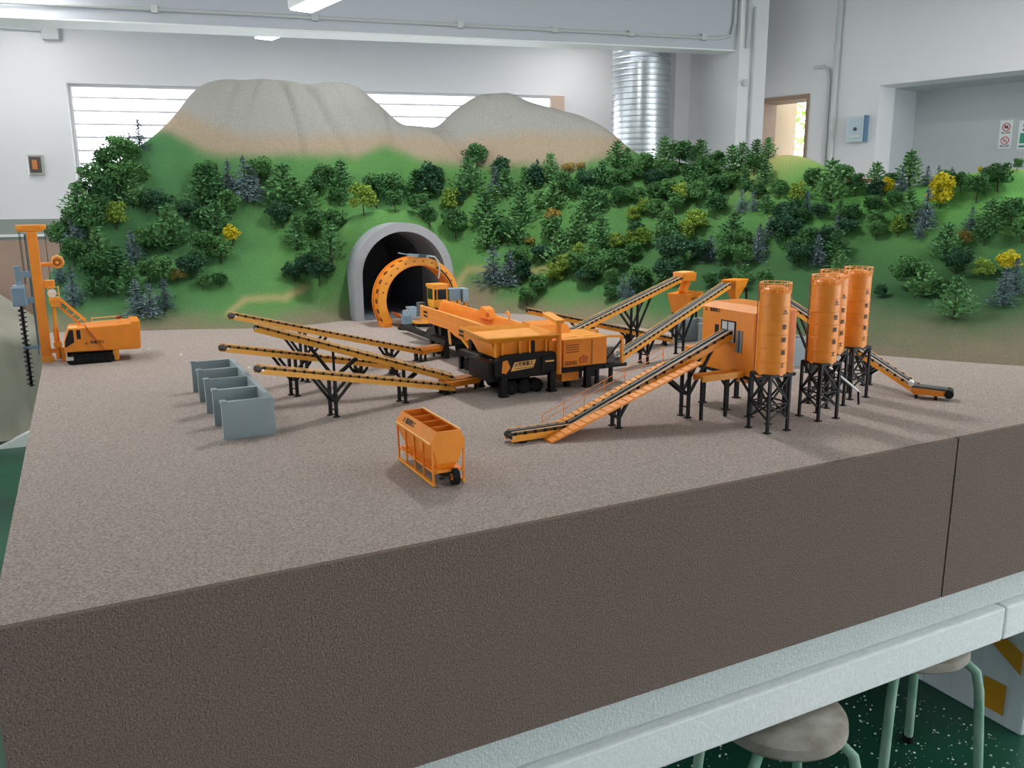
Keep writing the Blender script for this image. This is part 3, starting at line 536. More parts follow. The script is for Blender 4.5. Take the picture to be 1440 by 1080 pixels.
def crown_spruce(seed):
    lr = random.Random(seed); m = MB(); tiers = 16
    for k in range(tiers):
        f0 = k/(tiers-1); z0 = .05+.90*f0; ln = (.34*(1-f0)**1.2+.04)*lr.uniform(.7, 1.15); nb = 10 if f0 < .5 else 6
        for j in range(nb):
            t = 2*math.pi*(j+lr.uniform(-.4, .4))/nb; d = Vector((math.cos(t), math.sin(t), 0)); L_ = ln*lr.uniform(.65, 1.2); n_ = 6 if f0 < .6 else 3
            for q in range(n_):
                f = (q+.7)/n_; c = d*(L_*f)+Vector((0, 0, z0-.10*L_*f))+Vector((lr.gauss(0, .01), lr.gauss(0, .01), lr.gauss(0, .014)))
                a = (d+Vector((lr.gauss(0, .5), lr.gauss(0, .5), lr.gauss(-.1, .4)))).normalized(); b = a.cross(Vector((lr.gauss(0, 1), lr.gauss(0, 1), lr.gauss(0, 1)))).normalized(); s = lr.uniform(.032, .052)
                m.add([c-a*s, c+b*s*.35, c+a*s, c-b*s*.35], [(0, 1, 2, 3)])
    return m
TEMPL = {}
def templ(kind, crowns, trunk_top, tr):
    TEMPL[kind] = []
    for c in crowns:
        cm = c.mesh('crown', LM[kind]); tm = MB().cyl((0, 0, -.06), (0, 0, trunk_top), tr, tr*.5, n=7).mesh('trunk', BARK); TEMPL[kind].append((cm, tm))
templ('r', [crown_round(11), crown_round(12, .30, .44, .55), crown_round(13, .36, .40, .58)], .7, .018)
templ('d', [crown_round(21, .38, .44, .52, 32), crown_round(22, .34, .46, .51, 32)], .7, .018)
templ('y', [crown_round(31, .36, .40, .55, 24, 56, .040), crown_round(32, .26, .46, .52, 24, 56, .040)], .6, .016)
templ('l', [crown_round(41, .33, .42, .55, 24, 56, .038), crown_round(42, .28, .44, .53, 22, 56, .038)], .6, .016)
templ('o', [crown_round(51, .38, .40, .52, 16, 44, .042)], .6, .016)
templ('p', [crown_pine(61), crown_pine(62, .34), crown_pine(63, .42)], .98, .020)
templ('s', [crown_spruce(71), crown_spruce(72)], 1.03, .014)
TREES = [('r',-2.197,4.140,0.157),('s',-2.190,4.170,0.113),('p',-2.115,4.200,0.181),('r',-2.129,4.280,0.107),('r',-2.072,4.300,0.161),('r',-2.041,4.380,0.164),('r',-1.999,4.440,0.181),('r',-1.963,4.470,0.151),('s',-1.941,4.560,0.161),('s',-1.991,4.550,0.105),('r',-2.028,4.290,0.177),('r',-1.987,4.350,0.179),('r',-1.926,4.410,0.165),('p',-1.922,4.370,0.180),('r',-2.068,4.170,0.188),('s',-2.121,4.130,0.172),('l',-1.971,4.270,0.146),('p',-1.701,4.270,0.216),('r',-1.864,4.390,0.102),('d',-1.663,4.410,0.119),('p',-1.609,4.480,0.180),('p',-2.010,4.140,0.158),('r',-2.102,4.070,0.148),('r',-1.979,4.020,0.169),('p',-1.905,4.080,0.156),('s',-1.854,4.170,0.174),('r',-1.830,4.250,0.139),('s',-2.148,4.010,0.117),('s',-2.023,3.870,0.178),('p',-1.786,3.930,0.165),('s',-1.709,3.830,0.162),('s',-1.647,3.810,0.161),('s',-1.600,3.860,0.149),('r',-1.668,3.990,0.153),('o',-1.596,4.030,0.081),('p',-1.724,4.250,0.162),('d',-1.541,4.050,0.133),('r',-1.469,4.000,0.084),('r',-1.391,4.020,0.081),('r',-1.598,4.540,0.162),('p',-1.538,4.490,0.181),('s',-1.487,4.540,0.178),('s',-1.388,4.530,0.227),('s',-1.353,4.540,0.170),('r',-1.332,4.600,0.156),('p',-1.198,4.540,0.228),('r',-1.452,4.440,0.159),('p',-1.498,4.340,0.180),('y',-1.399,4.280,0.116),('r',-1.505,4.180,0.152),('r',-1.423,4.160,0.144),('r',-1.014,4.670,0.137),('r',-1.044,4.620,0.124),('p',-0.923,4.690,0.167),('r',-0.921,4.620,0.108),('p',-1.068,4.540,0.171),('d',-1.183,4.430,0.159),('p',-1.088,4.320,0.180),('r',-1.018,4.460,0.125),('r',-0.869,4.190,0.136),('p',-0.864,4.070,0.177),('r',-0.952,4.170,0.114),('d',-1.060,4.130,0.109),('d',-1.016,4.200,0.119),('d',-0.920,4.040,0.133),('l',-0.715,4.170,0.157),('r',-0.737,4.720,0.194),('r',-0.665,4.770,0.196),('r',-0.572,4.240,0.114),('p',-0.541,4.830,0.182),('d',-0.455,4.850,0.217),('r',-0.458,4.290,0.123),('l',-0.332,4.790,0.138),('r',-0.303,4.670,0.177),('r',-0.408,4.310,0.116),('p',-0.233,4.840,0.203),('d',-0.292,4.810,0.112),('s',-0.084,4.820,0.155),('p',-0.139,4.690,0.199),('p',-0.025,4.800,0.155),('p',0.079,4.790,0.158),('s',0.151,4.830,0.116),('p',0.214,4.810,0.158),('r',0.282,4.740,0.131),('r',0.356,4.680,0.130),('o',0.324,4.800,0.077),('o',0.390,4.790,0.064),('p',0.492,4.690,0.151),('r',0.549,4.680,0.121),('p',0.232,4.690,0.164),('o',0.226,4.630,0.100),('p',0.405,4.560,0.189),('r',0.476,4.590,0.128),('p',0.057,4.670,0.193),('p',0.032,4.580,0.174),('r',-0.053,4.600,0.154),('p',-0.130,4.590,0.191),('o',0.101,4.560,0.062),('r',0.214,4.530,0.168),('d',0.162,4.470,0.110),('p',0.252,4.390,0.188),('p',0.349,4.460,0.186),('p',0.465,4.390,0.167),('l',0.542,4.360,0.103),('s',-0.090,4.410,0.209),('s',-0.011,4.400,0.185),('d',0.059,4.400,0.128),('l',0.212,4.320,0.122),('l',0.281,4.320,0.122),('l',0.345,4.360,0.107),('r',0.332,4.280,0.140),('r',0.413,4.210,0.138),('d',0.376,4.200,0.104),('r',0.079,4.260,0.106),('r',0.494,4.140,0.098),('s',0.533,4.030,0.111),('r',0.619,4.690,0.109),('r',0.685,4.700,0.121),('r',0.741,4.740,0.114),('p',0.831,4.720,0.180),('r',0.918,4.710,0.150),('r',0.974,4.700,0.129),('p',1.029,4.690,0.150),('r',1.029,4.630,0.103),('p',1.109,4.650,0.099),('r',1.111,4.610,0.106),('p',1.160,4.520,0.149),('p',1.222,4.590,0.122),('p',1.279,4.530,0.124),('p',1.334,4.490,0.111),('r',0.862,4.650,0.095),('r',0.942,4.590,0.106),('r',1.061,4.570,0.098),('p',0.974,4.540,0.130),('r',1.043,4.480,0.088),('r',1.074,4.420,0.126),('p',1.186,4.350,0.117),('p',1.272,4.320,0.131),('r',1.138,4.420,0.091),('l',0.897,4.470,0.128),('r',0.579,4.600,0.120),('r',0.666,4.600,0.107),('r',0.763,4.560,0.127),('r',0.821,4.550,0.118),('l',0.703,4.530,0.098),('l',0.644,4.510,0.097),('r',0.746,4.490,0.117),('r',0.857,4.450,0.124),('r',0.962,4.430,0.143),('r',1.030,4.320,0.140),('s',1.148,4.270,0.115),('s',1.201,4.230,0.106),('l',0.930,4.290,0.132),('l',0.877,4.250,0.123),('r',0.804,4.390,0.107),('r',0.808,4.260,0.143),('p',1.070,4.130,0.164),('l',0.616,4.340,0.106),('l',0.675,4.320,0.125),('r',0.779,4.190,0.103),('s',0.967,4.090,0.126),('r',1.030,4.070,0.107),('r',1.117,4.070,0.100),('s',1.181,4.030,0.124),('r',0.615,4.270,0.105),('d',0.778,4.120,0.195),('r',0.798,4.060,0.100),('r',0.622,4.060,0.115),('d',0.591,4.010,0.099),('s',0.559,3.970,0.113),('r',0.475,4.030,0.089),('r',1.015,4.030,0.114),('r',1.085,3.950,0.129),('s',1.153,3.960,0.151),('r',0.980,3.850,0.095),('p',1.053,3.820,0.098),('r',1.118,3.710,0.092),('r',1.314,4.210,0.102),('l',1.386,4.140,0.111),('r',1.463,4.180,0.112),('p',1.524,4.090,0.198),('r',1.607,4.160,0.111),('r',1.633,4.070,0.116),('p',1.737,4.100,0.124),('d',1.704,4.020,0.097),('y',1.759,4.020,0.086),('r',1.803,4.090,0.073),('p',1.856,4.020,0.169),('s',1.816,4.000,0.114),('r',1.369,4.100,0.088),('d',1.312,4.070,0.136),('r',1.372,4.040,0.098),('p',1.534,3.990,0.097),('r',1.572,3.950,0.114),('d',1.541,3.910,0.095),('r',1.658,3.960,0.085),('r',1.747,3.900,0.105),('p',1.781,3.820,0.151),('r',1.653,3.870,0.094),('l',1.718,3.780,0.102),('s',1.230,4.070,0.099),('d',1.288,3.980,0.151),('r',1.384,3.920,0.106),('s',1.490,3.900,0.130),('p',1.465,3.810,0.145),('s',1.383,3.810,0.145),('r',1.311,3.890,0.106),('r',1.366,3.890,0.092),('d',1.436,3.880,0.130),('p',1.453,3.730,0.109),('s',1.921,3.980,0.092),('s',1.963,3.960,0.085),('s',2.018,3.950,0.056),('r',1.958,3.870,0.111),('y',1.903,3.800,0.164),('r',2.001,3.830,0.096),('r',2.028,3.740,0.134),('r',2.116,3.740,0.134),('r',2.249,3.840,0.061),('y',2.124,3.910,0.031),('r',1.673,3.940,0.092),('s',1.825,3.760,0.176),('s',1.789,3.730,0.094),('p',1.838,3.590,0.153),('o',1.920,3.600,0.078),('p',2.029,3.610,0.124),('s',1.966,3.640,0.102),('r',1.978,3.550,0.122),('r',2.099,3.580,0.129),('r',2.106,3.500,0.114),('d',1.841,3.480,0.117),('r',1.631,3.460,0.158),('p',1.666,3.390,0.146),('r',1.726,3.380,0.084),('d',1.525,3.470,0.064),('p',1.677,3.160,0.166),('l',1.908,3.400,0.093),('y',1.986,3.380,0.102),('s',1.873,3.190,0.147),('s',1.957,3.260,0.137),('d',-0.056,4.870,0.130),('r',-0.194,4.920,0.157),('p',0.419,4.320,0.122),('r',0.050,4.480,0.110),('p',0.581,4.770,0.148),('p',-0.096,4.780,0.107),('r',0.264,4.470,0.109),('r',0.528,4.230,0.135),('d',0.415,4.700,0.134),('r',0.004,4.470,0.102),('r',0.134,4.300,0.122),('p',0.156,4.720,0.102),('d',0.130,4.800,0.146),('r',1.242,4.410,0.129),('r',1.230,4.270,0.092),('d',0.736,3.990,0.131),('d',0.648,4.390,0.111),('p',0.771,4.360,0.110),('p',0.638,4.760,0.123),('r',1.022,3.760,0.086),('p',1.243,4.180,0.094),('r',0.917,3.870,0.085),('d',0.920,4.110,0.123),('d',0.772,4.630,0.120),('p',-2.159,4.160,0.124),('p',-1.963,4.340,0.093),('p',-2.049,4.260,0.130),('r',-1.881,3.920,0.111),('r',-1.582,4.350,0.129),('p',-1.953,3.920,0.100),('d',-1.812,4.400,0.146),('r',-1.529,4.110,0.108),('r',-1.732,4.030,0.121),('p',-1.568,4.510,0.125),('r',-1.009,4.410,0.139),('p',-1.145,4.570,0.143),('d',1.307,3.840,0.126),('s',1.410,4.070,0.117),('d',1.458,4.020,0.090),('r',1.639,3.820,0.100),('r',-0.428,4.880,0.148),('d',2.503,3.360,0.074),('p',2.295,3.460,0.085),('d',2.441,3.430,0.109),('s',2.060,3.200,0.106),('p',2.490,3.260,0.111),('p',2.193,3.290,0.111),('s',2.502,3.490,0.082)]
KN = dict(r='mid-green bushy trees', d='dark dense bushes', p='layered pine trees', s='blue-grey spruces', y='bright yellow trees', l='lime-green trees', o='ochre shrubs')
NM = dict(r='model_bushy_tree', d='model_dense_bush', p='model_pine', s='model_spruce', y='model_yellow_tree', l='model_lime_tree', o='model_shrub')
CT = dict(r='tree', d='bush', p='tree', s='tree', y='tree', l='tree', o='shrub')
def zone(x, y):
    a = x/y
    for lim, nm in ((-.42, 'above the drilling rig'), (-.19, 'left of the tunnel'), (-.06, 'above the tunnel'), (.11, 'behind the crusher'), (.29, 'behind the far conveyors'), (.44, 'behind the silos'), (9, 'right of the silos')):
        if a < lim: return nm
ORD = ['', 'second', 'third', 'fourth', 'fifth', 'sixth', 'seventh', 'eighth', 'ninth', 'tenth', 'eleventh', 'twelfth', 'thirteenth', 'fourteenth', 'fifteenth', 'sixteenth', 'seventeenth', 'eighteenth', 'nineteenth', 'twentieth', 'twenty-first', 'twenty-second', 'twenty-third', 'twenty-fourth']
tx = np.array([t[1] for t in TREES]); ty = np.array([t[2] for t in TREES]); tz = hill_z(tx, ty)
sets = {}
for i, (k, x_, y_, h_) in enumerate(TREES):
    hgt = tz[i]-ZB; band = 'lower' if hgt < .30 else ('middle' if hgt < .55 else 'upper')
    sets.setdefault((k, zone(x_, y_), band), []).append(i)
LAB = {}
for (k, zn, band), ids in sets.items():
    ids.sort(key=lambda i: tx[i]/ty[i])
    for r_, i in enumerate(ids):
        if len(ids) == 1: s = 'the only one of the %s on the %s slope %s' % (KN[k], band, zn)
        elif r_ == 0: s = 'leftmost of the %s on the %s slope %s' % (KN[k], band, zn)
        elif r_ == len(ids)-1: s = 'rightmost of the %s on the %s slope %s' % (KN[k], band, zn)
        else: s = '%s from left of the %s on the %s slope %s' % (ORD[r_], KN[k], band, zn)
        LAB[i] = (s, '%s on the hill %s' % (KN[k], zn))
for i, (k, x_, y_, h_) in enumerate(TREES):
    root = empty(NM[k], (x_, y_, tz[i]-.004), rng.uniform(0, 6.28)); s_ = rng.uniform(.9, 1.15)
    lean = .05
    root.rotation_euler = (rng.uniform(-lean, lean), rng.uniform(-lean, lean), rng.uniform(0, 6.28)); wid = 1.24 if k in 'rdylo' else 1.3
    h_ *= 1.02; root.scale = (h_*s_*wid, h_*s_*wid, h_)
    tag(root, LAB[i][0], CT[k], LAB[i][1])
    cm, tm = TEMPL[k][rng.randrange(len(TEMPL[k]))]
    for nm, me_ in (('crown', cm), ('trunk', tm)):
        o = bpy.data.objects.new(nm, me_); COL.objects.link(o); o.parent = root
# ================================================================== STORAGE BAYS
def bays(u0, v0, label, n=4, bay=.147, w=.122, H=.092, group='grey storage bay blocks'):
    t = on_board('storage_bays', u0, v0, label, 'storage bays', group=group)
    th = .013
    pm = None
    for k in range(n+1):
        y = k*bay
        if pm is None:
            pm = MB().box(0, w-th, 0, th, 0, H).mesh('divider_wall', BAYGREY); qm = MB().box(-.002, .012, -.004, th+.004, H-.003, H+.003).mesh('end_cap', BAYGREY)
        o = bpy.data.objects.new('divider_wall', pm); COL.objects.link(o); o.parent = t; o.location = (0, y, 0)
        o2 = bpy.data.objects.new('end_cap', qm); COL.objects.link(o2); o2.parent = o
    MB().box(w-th, w, 0, n*bay+th, 0, H).build('back_wall', BAYGREY, t)
    return t
bays(.423, .813, 'row of four light grey storage bays at left, below conveyor tips')
bays(2.24, .838, 'row of grey storage bays behind the mixing tower, mostly hidden')
# ================================================================== CONVEYORS
OCHRE = mat('ochre_conveyor_paint', srgb(222, 156, 52), .5, var=.06, scale=30); OREBELT = mat('ochre_belt', srgb(168, 128, 70), .7, var=.2, scale=60); SHEENBELT = mat('belt_sheen_grey', srgb(112, 114, 112), .3, var=.1, scale=60)  # the paler grey belt has the sheen of two belts painted in
def trestle(parent, x, zt, w, hf):
    """black trestle at distance x under a belt whose underside is at zt: two posts, each forking into a wide V"""
    r = .0074; j = zt*.42
    tb = MB().bar((x, -w/2, j), (x, w/2, j), .004).build('trestle', BLACK, parent)
    for sy in (-1, 1):
        y = sy*w/2*.85
        MB().bar((x, y, 0), (x, y, zt), r).build('post', BLACK, tb)
        MB().box(x-.008, x+.008, y-.006, y+.006, 0, .003).build('foot', BLACK, tb)
        for sx in (-1, 1):
            if zt > .05: MB().bar((x, y, j), (x+sx*(zt-j)*.85, y, hf(x+sx*(zt-j)*.85)-.014), r*.85).build('brace', BLACK, tb)
    if zt > .08: MB().bar((x, -w/2*.85, j*.45), (x, w/2*.85, j*.45), .003).build('lower_tie', BLACK, tb)
def conveyor(p0, p1, label, trestles, w=.034, rail=.013, belt=BELT, name='belt_conveyor', group=None, bend=None, railm=None):
    """p0 = low end (u, v, h), p1 = high end; h is the height of the belt line"""
    d = Vector((p1[0]-p0[0], p1[1]-p0[1], 0)); L = d.length; rot = math.atan2(d.y, d.x)
    t = on_board(name, p0[0], p0[1], label, 'conveyor', rot, group)
    railm = railm or ORANGE2
    P = [(0, p0[2])]+([bend] if bend else [])+[(L, p1[2])]
    hz_ = lambda x: float(np.interp(x, [q[0] for q in P], [q[1] for q in P]))
    for sy in (-1, 1):
        m = MB()
        for a, b in zip(P, P[1:]): m.bar((a[0], sy*w/2, a[1]-rail*.45), (b[0]+.001, sy*w/2, b[1]-rail*.45), .004, rail)
        m.build('side_rail', railm, t)
        m = MB(); k = int(L/.026)
        for q in range(k):
            x = .01+q*(L-.02)/max(1, k-1); m.box(x-.0028, x+.0028, sy*w/2-.0025, sy*w/2+.0025, hz_(x)+.0005, hz_(x)+.0075)
        b_ = m.build('idler_brackets', BLACK, t); b_['kind'] = 'stuff'
        m = MB()
        for a, b in zip(P, P[1:]): m.bar((a[0], sy*w/2, a[1]+.0095), (b[0], sy*w/2, b[1]+.0095), .0014)
        m.build('edge_wire', PALE, t)
    m = MB()
    for a, b in zip(P, P[1:]):
        for sy in (-1, 0, 1):
            z = .002 if sy == 0 else .0055
            m.bar((a[0]+.003, sy*w*.31, a[1]+z), (b[0]-.003, sy*w*.31, b[1]+z), w*.34, .003)
    m.build('belt', belt, t)
    m = MB()
    for x in np.linspace(.03, L-.03, max(3, int(L/.09))): m.bar((x, -w/2, hz_(x)-rail*.8), (x, w/2, hz_(x)-rail*.8), .004)
    m.build('cross_members', ORANGE, t)['kind'] = 'stuff'
    for (x, z) in ((P[0][0]+.004, P[0][1]-.004), (P[-1][0]-.004, P[-1][1]-.004)):
        MB().cyl((x, -w/2-.001, z+.001), (x, w/2+.001, z+.001), .0068, n=14).build('end_pulley', BLACK, t, smooth=True)
        MB().cyl((x, -w/2-.0045, z+.001), (x, w/2+.0045, z+.001), .003, n=10).build('pulley_axle', STEEL, t)
    for x in trestles: trestle(t, x, hz_(x)-rail*.9, w, hz_)
    return t, hz_, L
conveyor((1.105, 1.032, .018), (.520, .858, .158), 'nearest orange belt conveyor rising left over the front grey bay', (.18, .405, .03), belt=OREBELT, railm=OCHRE)
conveyor((1.07, 1.385, .022), (.478, 1.121, .175), 'lower long conveyor between the nearest and the two steep ones', (.18, .427, .03), belt=OREBELT, railm=OCHRE)
conveyor((1.120, 1.046, .040), (.577, 1.186, .216), 'steep orange conveyor just below the farthest one at left', (.15, .35, .03), belt=OREBELT, railm=OCHRE)
conveyor((1.225, 1.563, .030), (.535, 1.313, .236), 'farthest steep orange conveyor, its tip in front of the green hill', (.16, .50, .03), belt=OREBELT, railm=OCHRE)
# tail hoppers where the four belts are fed
for (u, v, h, r_, lb) in ((1.135, 1.047, .030, .25, 'low feed frame where the two near belts meet the crusher'), (1.245, 1.575, .038, .36, 'rust-coloured low feed hopper at the foot of the far conveyor')):
    t = on_board('feed_hopper', u, v, lb, 'feed hopper', r_)
    MB().hexa([(-.05, -.026, h-.012), (.06, -.026, h-.012), (.06, .026, h-.012), (-.05, .026, h-.012)], [(-.055, -.032, h+.006), (.065, -.032, h+.006), (.065, .032, h+.006), (-.055, .032, h+.006)]).build('tray', ORANGE, t)
    MB().box(-.045, .055, -.022, .022, h+.0062, h+.009).build('tray_belt', mat('rusty_ore', srgb(150, 96, 52), .9, var=.3, scale=120), t)
    for sx in (-.035, .045):
        for sy in (-.022, .022): MB().bar((sx, sy, 0), (sx, sy, h-.011), .006).build('leg', BLACK, t)
# right-hand group
conveyor((1.713, 1.074, .040), (2.395, 1.323, .232), 'long bright-edged conveyor from the crusher up to a funnel behind the tower', (.17, .40), w=.036, belt=SHEENBELT)
conveyor((1.64, 1.26, .105), (2.30, 1.500, .246), 'far conveyor rising to a boxy chute in front of the hill', (.40,), w=.034, belt=SHEENBELT)
conveyor((2.20, 1.40, .022), (1.654, 1.587, .150), 'shallow conveyor crossing under the far rising conveyor', (.03, .18, .36), w=.034)
conveyor((2.25, .338, .026), (2.25, .92, .242), 'conveyor descending to the right behind the silos', (.175, .40), w=.034)
t = on_board('conveyor_tail', 2.256, .318, 'short grey-belted conveyor tail section at the far right', 'conveyor', -.95)
MB().hexa([(-.03, -.022, .012), (.06, -.022, .012), (.06, .022, .012), (-.03, .022, .012)], [(-.03, -.024, .030), (.06, -.024, .026), (.06, .024, .026), (-.03, .024, .030)]).build('tail_frame', ORANGE, t)
MB().bar((-.03, 0, .033), (.058, 0, .029), .036, .006).build('tail_belt', BELT, t); MB().cyl((.062, -.026, .020), (.062, .026, .020), .012, n=16).build('tail_pulley', BLACK, t, smooth=True)
for sx in (-.02, .03): 
    for sy in (-.018, .018): MB().box(sx-.004, sx+.004, sy-.004, sy+.004, 0, .013).build('leg', BLACK, t)
MB().cyl((-.036, -.018, .040), (-.036, .018, .040), .007, n=14).build('white_roller', mat('white_plastic', srgb(230, 230, 228), .4), t, smooth=True)
# head chutes
def chute(u, v, h, rot, label, funnel):
    t = on_board('head_chute', u, v, label, 'chute', rot, h=h)
    if funnel:
        MB().hexa([(-.035, -.025, -.012), (.045, -.025, -.012), (.045, .025, -.012), (-.035, .025, -.012)], [(-.05, -.034, .022), (.055, -.034, .022), (.055, .034, .022), (-.05, .034, .022)]).build('head_box', ORANGE, t, bevel=.002)
        MB().hexa([(-.008, -.012, -.05), (.02, -.012, -.05), (.02, .012, -.05), (-.008, .012, -.05)], [(-.034, -.024, -.012), (.044, -.024, -.012), (.044, .024, -.012), (-.034, .024, -.012)]).build('funnel', ORANGE, t)
        MB().bar((.004, 0, -.048), (.045, 0, -.115), .022).build('spout', ORANGE, t)
        for sy in (-.03, .03): MB().bar((.045, sy, -.012), (.06, sy, -h), .007).build('support_post', BLACK, t)
    else:
        MB().hexa([(-.05, -.022, -.014), (.05, -.022, -.020), (.05, .022, -.020), (-.05, .022, -.014)], [(-.05, -.026, .020), (.05, -.026, .016), (.05, .026, .016), (-.05, .026, .020)]).build('head_box', ORANGE, t, bevel=.002)
        MB().box(-.048, .03, -.024, .024, .0185, .022).build('cover_plate', PALE, t)
        MB().bar((.02, 0, -.016), (-.02, 0, -.062), .026).build('spout', ORANGE, t)
        MB().hexa([(-.035, -.035, -.145), (.055, -.035, -.145), (.055, .035, -.145), (-.035, .035, -.145)], [(-.05, -.05, -.066), (.07, -.05, -.062), (.07, .05, -.062), (-.05, .05, -.066)]).build('hopper', ORANGE, t, bevel=.002)
        MB().box(-.02, .03, -.0515, -.0495, -.09, -.08).build('maker_plate', mat('brown_plate', srgb(120, 66, 20), .6), t)
        for sx in (-.03, .05):
            for sy in (-.03, .03): MB().bar((sx, sy, -.14), (sx, sy, -h), .007).build('support_post', BLACK, t)
chute(2.455, 1.345, .226, .35, 'orange funnel chute at the head of the long conveyor', True)
chute(2.345, 1.517, .250, .35, 'orange boxy chute and hopper at the head of the far conveyor', False)
# ---- the big foreground conveyor into the mixing tower
t, hzf, L = conveyor((1.010, .47, .020), (1.690, .47, .224), 'big foreground conveyor with orange walkways climbing into the mixing tower', (.03, .300, .515), w=.034, rail=.015, bend=(.165, .020))
sl = (.224-.020)/(.68-.165)
for sy, x0, x1, nm in ((-1, .085, .52, 'near'), (1, .12, .48, 'far')):
    y = sy*(.038 if sy < 0 else .040); hw = .017 if sy < 0 else .013; lift = .011 if sy < 0 else .016; f = lambda x: max(.003, .010+(x-.165)*sl-.010) if x > .12 else .003
    g_ = f; f = lambda x, g_=g_, lift=lift: g_(x)+lift
    wk = MB().hexa([(x0, y-hw, .000), (x1, y-hw, f(x1)-.004), (x1, y+hw, f(x1)-.004), (x0, y+hw, .000)], [(x0, y-hw, .005), (x1, y-hw, f(x1)+.001), (x1, y+hw, f(x1)+.001), (x0, y+hw, .005)]).build('walkway', ORANGE2 if sy > 0 else ORANGE, t)
    n_ = 22
    m = MB()
    for q in range(n_):
        x = x0+.02+(x1-x0-.03)*q/(n_-1); z = (x-x0)/(x1-x0)*(f(x1)-.004)+.0065; m.box(x-.001, x+.001, y-hw+.001, y+hw-.001, z-.002, z+.0004)
    m.build('tread_battens', ORANGE2 if sy < 0 else ORANGE, t)['kind'] = 'stuff'
    yo = y+sy*.012
    if sy > 0:
        for dz in (.022, .038):
            MB().bar((x0, yo, .004+dz), (x1, yo, f(x1)+dz), .0012).build('handrail', ORANGE, t)
        for q in range(7):
            x = x0+(x1-x0)*q/6; z = (x-x0)/(x1-x0)*(f(x1)-.004); MB().bar((x, yo, z+.002), (x, yo, z+.042), .0014).build('rail_post', ORANGE, t)
# landing in front of the tower
t = on_board('landing_platform', 1.60, .44, 'orange landing with truss beams between the big conveyor and the tower', 'platform')
MB().box(-.075, .058, -.035, .0, .112, .117).build('deck', ORANGE, t)
for y in (-.036, -.0):
    MB().box(-.075, .058, y-.002, y+.002, .104, .120).build('edge_beam', ORANGE2, t)
for x in (-.06, .02): MB().bar((x, -.018, .105), (x-.0, -.018, 0), .007).build('leg', BLACK, t)
for x in (-.05, -.015, .02, .05): MB().bar((x, -.036, .106), (x+.015, .0, .106), .003).build('deck_lacing', ORANGE, t)
# ================================================================== MIXING TOWER
mo = (1.66, .372)
t = on_board('mixing_tower', *mo, 'orange boxy mixing tower on black legs beside the first silo', 'mixing plant')
def rrect(x0, x1, y0, y1, r, n=5):
    pts = []
    for cx, cy, a0 in ((x1-r, y1-r, 0), (x0+r, y1-r, 90), (x0+r, y0+r, 180), (x1-r, y0+r, 270)):
        for k in range(n+1): a = math.radians(a0+90*k/n); pts.append((cx+r*math.cos(a), cy+r*math.sin(a)))
    return pts
MB().prism(rrect(0, .145, 0, .207, .008), 'z', .107, .272).build('cabin', ORANGE, t, smooth=True)
m = MB(); m.hexa([(-.002, -.002, .272), (.147, -.002, .272), (.147, .209, .272), (-.002, .209, .272)], [(.03, .02, .286), (.12, .02, .286), (.12, .19, .286), (.03, .19, .286)]); m.build('roof', ORANGE, t)
MB().box(-.003, .148, -.003, .21, .1, .108).build('floor_frame', BLACK, t)
# window openings on the face that looks toward the conveyors
fr = MB()
w_ = MB().box(-.0015, .001, .070, .125, .188, .243).build('window_opening', mat('interior_pale', srgb(196, 198, 198), .6), t)
for a in ((.070, .073, .188, .243), (.122, .125, .188, .243), (.070, .125, .241, .244), (.098, .100, .188, .243)): MB().box(-.003, .001, a[0], a[1], a[2], a[3]).build('window_bar', DARK, w_)
MB().box(-.0016, .001, .136, .150, .190, .228).build('narrow_window', DARK, t)
d_ = MB().box(-.0016, .001, .042, .066, .165, .222).build('door_opening', mat('interior_grey', srgb(120, 122, 124), .6), t)
MB().box(-.003, .001, .053, .055, .165, .222).build('door_bar', DARK, d_)
logo(.011, (-.0006, .188, .2655), (0, -1, 0), (0, 0, 1), t)
lettering('铁建重工', .0105, (-.0008, .152, .2655), (0, -1, 0), (0, 0, 1), t)
MB().box(.0, .07, .205, .275, .118, .152).build('annex', ORANGE, t, bevel=.002); MB().box(-.0015, .001, .23, .25, .128, .142).build('annex_window', DARK, t)
for x in (.010, .131):
    for y in (.014, .105, .200):
        lg = MB().bar((x, y, .0), (x, y, .102), .010).build('leg', BLACK, t); MB().box(x-.009, x+.009, y-.009, y+.009, 0, .003).build('foot', BLACK, lg)
for x in (.010, .131):
    for (a, b) in ((.014, .06), (.105, .15), (.105, .06), (.200, .155)): MB().bar((x, a, .06), (x, b, .102), .005).build('brace', BLACK, t)
MB().hexa([(.06, .09, .07), (.09, .09, .07), (.09, .12, .07), (.06, .12, .07)], [(.03, .06, .1), (.12, .06, .1), (.12, .15, .1), (.03, .15, .1)]).build('discharge_hopper', ORANGE, t)
